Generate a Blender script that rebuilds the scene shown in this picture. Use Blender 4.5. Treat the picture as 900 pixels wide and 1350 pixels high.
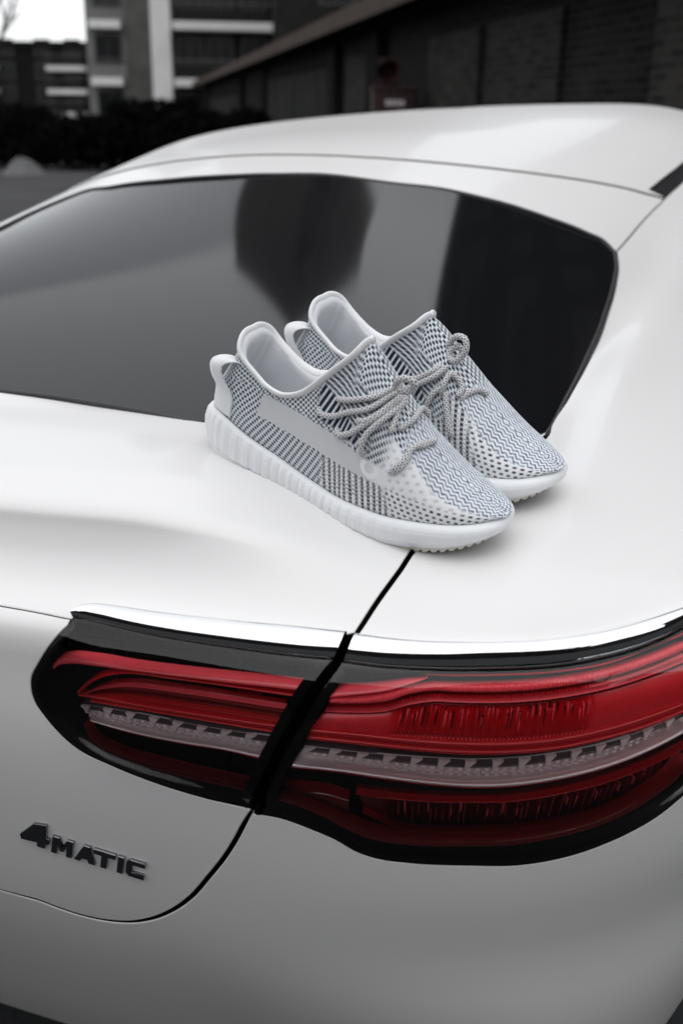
import bpy, bmesh, math, random
import numpy as np
from mathutils import Vector, Matrix, geometry
for o in list(bpy.data.objects): bpy.data.objects.remove(o)
sc=bpy.context.scene; col=sc.collection
random.seed(4); RNG=np.random.default_rng(4)
# ---------------------------------------------------------------- camera (metres, car space: x right, y forward, z up)
CAM=np.array([.848,-.597,1.41]); PITCH=math.radians(20.6); YAW=math.radians(23.0); FPX=1400.0
# ---------------------------------------------------------------- car body master surface
WB,DB,NB=.93,.75,4.0
_qt=np.linspace(0,1,6001)
_fx=np.concatenate([_qt*.97, .97+.03*(1-(1-_qt[1:])**4)])
_fy=1-(1-np.minimum(_fx,1)**NB)**(1/NB)
_sl=np.concatenate([[0],np.cumsum(np.hypot(np.diff(_fx*WB),np.diff(_fy*DB)))])
QS=_sl[-1]                                   # arc length from centre line to the flank
def plan(q):
    a=np.abs(q); X=np.interp(a,_sl,_fx); Y=np.interp(a,_sl,_fy)+np.maximum(a-QS,0)/DB
    return np.sign(q)*X,Y
def spl(xs,ys):
    xs=np.array(xs,float); ys=np.array(ys,float); n=len(xs); h=np.diff(xs); A=np.zeros((n,n)); r=np.zeros(n); A[0,0]=A[-1,-1]=1
    for i in range(1,n-1):
        A[i,i-1]=h[i-1]; A[i,i]=2*(h[i-1]+h[i]); A[i,i+1]=h[i]; r[i]=3*((ys[i+1]-ys[i])/h[i]-(ys[i]-ys[i-1])/h[i-1])
    c=np.linalg.solve(A,r)
    def f(x):
        x=np.asarray(x,float); i=np.clip(np.searchsorted(xs,x)-1,0,n-2); d=x-xs[i]
        b=(ys[i+1]-ys[i])/h[i]-h[i]*(2*c[i]+c[i+1])/3
        dd=np.minimum(d,h[i]); out=ys[i]+b*dd+c[i]*dd**2+(c[i+1]-c[i])/(3*h[i])*dd**3
        bl=(ys[-1]-ys[-2])/h[-1]+h[-1]*(c[-2])/3
        out=np.where(x>xs[-1],ys[-1]+bl*(x-xs[-1]),out); b0=(ys[1]-ys[0])/h[0]-h[0]*(2*c[0]+c[1])/3
        return np.where(x<xs[0],ys[0]+b0*(x-xs[0]),out)
    return f
# profile: (v, e_mid, z_mid, e_corner, z_corner)   e = inset from the plan outline
PROF=[(0.00,.225,.40,.125,.40),(.10,.170,.50,.091,.50),(.20,.120,.60,.062,.60),(.30,.074,.70,.040,.70),(.38,.044,.78,.029,.78),(.46,.023,.86,.012,.86),
 (.54,.007,.94,.002,.94),(.60,.001,1.00,.000,.997),(.65,.001,1.045,.003,1.040),(.69,.008,1.078,.016,1.067),(.72,.035,1.0888,.038,1.080),(.745,.0525,1.1035,.060,1.0875),(.765,.0605,1.1180,.079,1.0920),
 (.785,.0650,1.1312,.098,1.0950),(.797,.0672,1.1375,.109,1.0964),(.806,.0725,1.1420,.118,1.0976),(.825,.089,1.1475,.136,1.0995),(.855,.117,1.1535,.165,1.1017),(.868,.130,1.1545,.178,1.1023),(.92,.182,1.1545,.228,1.104),(1.02,.282,1.148,.322,1.104),(1.3,.56,1.12,.59,1.06),(3.3,2.56,1.0,2.59,.9)]
_P=np.array(PROF); _eL,_zL,_eR,_zR=[spl(_P[:,0],_P[:,i]) for i in (1,2,3,4)]
ROLL=-.0486
GP=[1.3075,1.3704,1.3903,1.4079,1.411,.149,.012,.6138,1.0148,.1056]
def setg():
    global ZC
    ZC=spl([-.4,.0,.25,.5,.8,1.2,1.6,2.0,2.6],[.83,1.03,1.148,1.241]+GP[:5])
setg()
def sstep(a,b,x):
    t=np.clip((x-a)/(b-a),0,1); return t*t*t*(t*(6*t-15)+10)
def sstep3(a,b,x):
    t=np.clip((x-a)/(b-a),0,1); return t*t*(3-2*t)
def green(x,y):
    a=np.sqrt(x*x+1e-6); d=a-GP[7]-.05*(1-sstep(.75,1.3,y))-.05*sstep(1.4,2.3,y)
    return ZC(y)-(.06+(GP[5]-.06)*sstep(.15,.95,y)+(GP[6]-GP[5])*sstep(.8,2.0,y))*(a/.65)**2-GP[8]*(d+np.sqrt(d*d+GP[9]**2))/2
def S(q,v,off=0.0):
    q=np.asarray(q,float); v=np.asarray(v,float); q,v=np.broadcast_arrays(q,v)
    def base(q,v):
        X,Y=plan(q); b=sstep3(.40,.70,np.abs(X)*WB*np.exp(-np.minimum(_eL(v),.35)/.9))
        vl=v+(-.007+.036*sstep3(.25,.49,np.abs(X)*WB))*sstep3(.69,.77,v)*(1-sstep3(.9,1.0,v)); e=_eL(vl)*(1-b)+_eR(v)*b; zp=_zL(vl)*(1-b)+_zR(v)*b
        W=WB*np.exp(-e/.9); x=W*X; y=-.06+e+DB*Y
        g=green(x,y); k=.012+.06*sstep(.60,.72,np.abs(x))
        d=zp-g; z=(zp+g)/2+np.sqrt(d*d+k*k)/2
        z=np.where(v<.74,zp+(z-zp)*sstep(.60,.74,v),z)
        return np.stack([x,y,z],-1)
    p=base(q,v)
    h=2.5e-3
    n=np.cross(base(q+h,v)-base(q-h,v),base(q,v+h)-base(q,v-h)); n/=np.linalg.norm(n,axis=-1,keepdims=True)+1e-12
    p=p+n*(np.asarray(off,float)[...,None])
    return p,n
# ---------------------------------------------------------------- camera object
def cam_axes():
    f=np.array([-math.sin(YAW)*math.cos(PITCH),math.cos(YAW)*math.cos(PITCH),-math.sin(PITCH)])
    r0=np.array([math.cos(YAW),math.sin(YAW),0]); u0=np.cross(r0,f)
    r=r0*math.cos(ROLL)+u0*math.sin(ROLL); return r,np.cross(r,f),f
CR,CU,CF=cam_axes()
cd=bpy.data.cameras.new('camera'); cam=bpy.data.objects.new('camera',cd); col.objects.link(cam)
cam.matrix_world=Matrix(((CR[0],CU[0],-CF[0],CAM[0]),(CR[1],CU[1],-CF[1],CAM[1]),(CR[2],CU[2],-CF[2],CAM[2]),(0,0,0,1)))
cd.sensor_fit='VERTICAL'; cd.sensor_height=36; cd.lens=FPX/1350*36; cd.clip_start=.05; cd.clip_end=2000
cd.dof.use_dof=True; cd.dof.focus_distance=.85; cd.dof.aperture_fstop=6.0
sc.camera=cam
# ---------------------------------------------------------------- overcast sky and soft sun
SUN_EL,SUN_AZ=math.radians(70),math.radians(150)      # azimuth clockwise from +Y
w=bpy.data.worlds.new('World'); sc.world=w; w.use_nodes=True; nt=w.node_tree; nt.nodes.clear()
out=nt.nodes.new('ShaderNodeOutputWorld'); bg=nt.nodes.new('ShaderNodeBackground'); sky=nt.nodes.new('ShaderNodeTexSky'); hs=nt.nodes.new('ShaderNodeHueSaturation')
sky.sky_type='NISHITA'; sky.sun_disc=False; sky.sun_elevation=SUN_EL; sky.sun_rotation=SUN_AZ; sky.air_density=1.0; sky.dust_density=1.0; sky.ozone_density=1.0
hs.inputs['Saturation'].default_value=.14; bg.inputs['Strength'].default_value=.15
nt.links.new(sky.outputs[0],hs.inputs['Color']); nt.links.new(hs.outputs[0],bg.inputs['Color']); nt.links.new(bg.outputs[0],out.inputs[0])
sd=bpy.data.lights.new('sun','SUN'); sd.energy=.9; sd.angle=math.radians(158); sd.color=(1,.985,.96)
sun=bpy.data.objects.new('sun',sd); col.objects.link(sun)
sdir=Vector((math.sin(SUN_AZ)*math.cos(SUN_EL),math.cos(SUN_AZ)*math.cos(SUN_EL),math.sin(SUN_EL)))
sun.rotation_euler=sdir.to_track_quat('Z','Y').to_euler(); sun.location=(0,0,30)
vs=sc.view_settings; vs.view_transform='Standard'; vs.look='None'; vs.exposure=0.52; vs.gamma=1
# ---------------------------------------------------------------- helpers
def nodemat(name):
    m=bpy.data.materials.new(name); m.use_nodes=True; n=m.node_tree; return m,n,n.nodes['Principled BSDF']
def pmat(name,c,rough=.5,metal=0,spec=.5,coat=0,coatr=.03,bump=None,var=None,ior=None,sub=0):
    m,n,b=nodemat(name); b.inputs['Base Color'].default_value=(*c,1); b.inputs['Roughness'].default_value=rough; b.inputs['Metallic'].default_value=metal
    b.inputs['Specular IOR Level'].default_value=spec; b.inputs['Coat Weight'].default_value=coat; b.inputs['Coat Roughness'].default_value=coatr
    if ior: b.inputs['IOR'].default_value=ior
    if sub: b.inputs['Subsurface Weight'].default_value=sub; b.inputs['Subsurface Radius'].default_value=(.004,.004,.0045); b.inputs['Subsurface Scale'].default_value=1.0
    tc=n.nodes.new('ShaderNodeTexCoord')
    if var:
        s,amt=var; t=n.nodes.new('ShaderNodeTexNoise'); t.inputs['Scale'].default_value=s; t.inputs['Detail'].default_value=5
        r=n.nodes.new('ShaderNodeMapRange'); r.inputs['To Min'].default_value=1-amt; r.inputs['To Max'].default_value=1+amt
        mx=n.nodes.new('ShaderNodeMix'); mx.data_type='RGBA'; mx.blend_type='MULTIPLY'; mx.inputs['Factor'].default_value=1; mx.inputs['A'].default_value=(*c,1)
        n.links.new(tc.outputs['Object'],t.inputs['Vector']); n.links.new(t.outputs['Fac'],r.inputs['Value']); n.links.new(r.outputs[0],mx.inputs['B']); n.links.new(mx.outputs['Result'],b.inputs['Base Color'])
    if bump:
        s,st,di=bump; t=n.nodes.new('ShaderNodeTexNoise'); t.inputs['Scale'].default_value=s; t.inputs['Detail'].default_value=3
        bp=n.nodes.new('ShaderNodeBump'); bp.inputs['Strength'].default_value=st; bp.inputs['Distance'].default_value=di
        n.links.new(tc.outputs['Object'],t.inputs['Vector']); n.links.new(t.outputs['Fac'],bp.inputs['Height']); n.links.new(bp.outputs[0],b.inputs['Normal'])
    return m
def thing(name,label,cat,loc=(0,0,0),group=None,rot=None):
    o=bpy.data.objects.new(name,None); col.objects.link(o); o.location=loc; o.empty_display_size=.1
    if rot is not None: o.rotation_euler=rot
    tag(o,label,cat,group); return o
def tag(o,label=None,cat=None,group=None,kind=None):
    if label: o['label']=label
    if cat: o['category']=cat
    if group: o['group']=group
    if kind: o['kind']=kind
    return o
def link(name,me,mat=None,parent=None,local=False):
    o=bpy.data.objects.new(name,me); col.objects.link(o)
    if mat is not None and len(me.materials)==0: me.materials.append(mat)
    if parent is not None:
        o.parent=parent
        if not local:
            bpy.context.view_layer.update(); o.matrix_parent_inverse=parent.matrix_world.inverted()
    return o
def npmesh(name,V,F,normals=None,smooth=True):
    """V (n,3), F (m,k) int array or list of tuples"""
    me=bpy.data.meshes.new(name); V=np.asarray(V,np.float32)
    if isinstance(F,np.ndarray):
        k=F.shape[1]; me.vertices.add(len(V)); me.vertices.foreach_set('co',V.ravel()); me.loops.add(F.size); me.loops.foreach_set('vertex_index',F.ravel().astype(np.int32))
        me.polygons.add(len(F)); me.polygons.foreach_set('loop_start',np.arange(0,F.size,k,dtype=np.int32)); me.polygons.foreach_set('loop_total',np.full(len(F),k,np.int32)); me.update(calc_edges=True)
    else: me.from_pydata(V.tolist(),[],F); me.update()
    me.polygons.foreach_set('use_smooth',np.full(len(me.polygons),smooth))
    if normals is not None: me.normals_split_custom_set_from_vertices(np.asarray(normals,float).tolist())
    return me
def gridF(nr,nc,wrap=False,base=0,flip=False):
    r=np.arange(nr-1)[:,None]; c=np.arange(nc if wrap else nc-1)[None,:]; c2=(c+1)%nc
    f=np.stack([r*nc+c,r*nc+c2,(r+1)*nc+c2,(r+1)*nc+c],-1).reshape(-1,4)+base
    return f[:,::-1].copy() if flip else f
def catmull(P,n=8,closed=False):
    P=np.asarray(P,float)
    if len(P)<3: 
        t=np.linspace(0,1,n+1)[:,None]; return P[0]*(1-t)+P[-1]*t
    A=np.vstack([2*P[0]-P[1],P,2*P[-1]-P[-2]]) if not closed else np.vstack([P[-1],P,P[0],P[1]])
    out=[]; t=np.linspace(0,1,n,endpoint=False)[:,None]
    for i in range(1,len(A)-2):
        a,b,c,d=A[i-1],A[i],A[i+1],A[i+2]
        # centripetal-like tangents keep uneven spacing calm
        l0=np.linalg.norm(b-a)+1e-9;l1=np.linalg.norm(c-b)+1e-9;l2=np.linalg.norm(d-c)+1e-9
        m1=((b-a)/l0*l1+(c-b)/l1*l0)/(l0+l1)*l1; m2=((c-b)/l1*l2+(d-c)/l2*l1)/(l1+l2)*l1
        out.append((2*t**3-3*t**2+1)*b+(t**3-2*t**2+t)*m1+(-2*t**3+3*t**2)*c+(t**3-t**2)*m2)
    if not closed: out.append(P[-1:])
    return np.vstack(out)
def resample(P,n):
    P=np.asarray(P,float); s=np.concatenate([[0],np.cumsum(np.linalg.norm(np.diff(P,axis=0),axis=1))]); t=np.linspace(0,s[-1],n)
    return np.stack([np.interp(t,s,P[:,k]) for k in range(P.shape[1])],1)
def tube(P,r,sides=10,closed=False,flat=None,up=None):
    """round tube along P; returns V,F"""
    P=np.asarray(P,float); n=len(P)
    T=(np.roll(P,-1,0)-np.roll(P,1,0)) if closed else np.gradient(P,axis=0); T/=np.linalg.norm(T,axis=1,keepdims=True)+1e-12
    N=np.zeros_like(P); a=np.array([0,0,1.]) if up is None else np.array(up,float)
    for i in range(n):
        a=a-T[i]*(a@T[i]); a/=np.linalg.norm(a)+1e-12; N[i]=a
    B=np.cross(T,N); th=np.linspace(0,2*np.pi,sides,endpoint=False); r=np.broadcast_to(np.asarray(r,float),(n,)); fl=1 if flat is None else flat
    V=P[:,None]+r[:,None,None]*(np.cos(th)[None,:,None]*N[:,None]*fl+np.sin(th)[None,:,None]*B[:,None])
    V=V.reshape(-1,3)
    rows=n; F=gridF(rows,sides,wrap=True)
    if closed:
        k=np.arange(sides); F=np.vstack([F,np.stack([(n-1)*sides+k,(n-1)*sides+(k+1)%sides,(k+1)%sides,k],1)])
    else:
        V=np.vstack([V,P[0],P[-1]]); c0,c1=len(V)-2,len(V)-1; k=np.arange(sides); k2=(k+1)%sides
        F=np.vstack([F,np.stack([k2,k,np.full(sides,c0),np.full(sides,c0)],1),np.stack([(n-1)*sides+k,(n-1)*sides+k2,np.full(sides,c1),np.full(sides,c1)],1)])
        F=[tuple(dict.fromkeys(f)) for f in F.tolist()]
    return V,F
def boxes(name,L,bevel=0):
    """one mesh from (x0,x1,y0,y1,z0,z1) boxes"""
    V=[];F=[]
    for (x0,x1,y0,y1,z0,z1) in L:
        b=len(V); V+=[(x0,y0,z0),(x1,y0,z0),(x1,y1,z0),(x0,y1,z0),(x0,y0,z1),(x1,y0,z1),(x1,y1,z1),(x0,y1,z1)]
        F+=[tuple(b+i for i in f) for f in ((3,2,1,0),(4,5,6,7),(0,1,5,4),(1,2,6,5),(2,3,7,6),(3,0,4,7))]
    me=bpy.data.meshes.new(name); me.from_pydata(V,[],F); me.update()
    if bevel:
        bm=bmesh.new(); bm.from_mesh(me); bmesh.ops.bevel(bm,geom=list(bm.edges),offset=bevel,segments=2,affect='EDGES',profile=.5); bm.to_mesh(me); bm.free()
    return me
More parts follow.
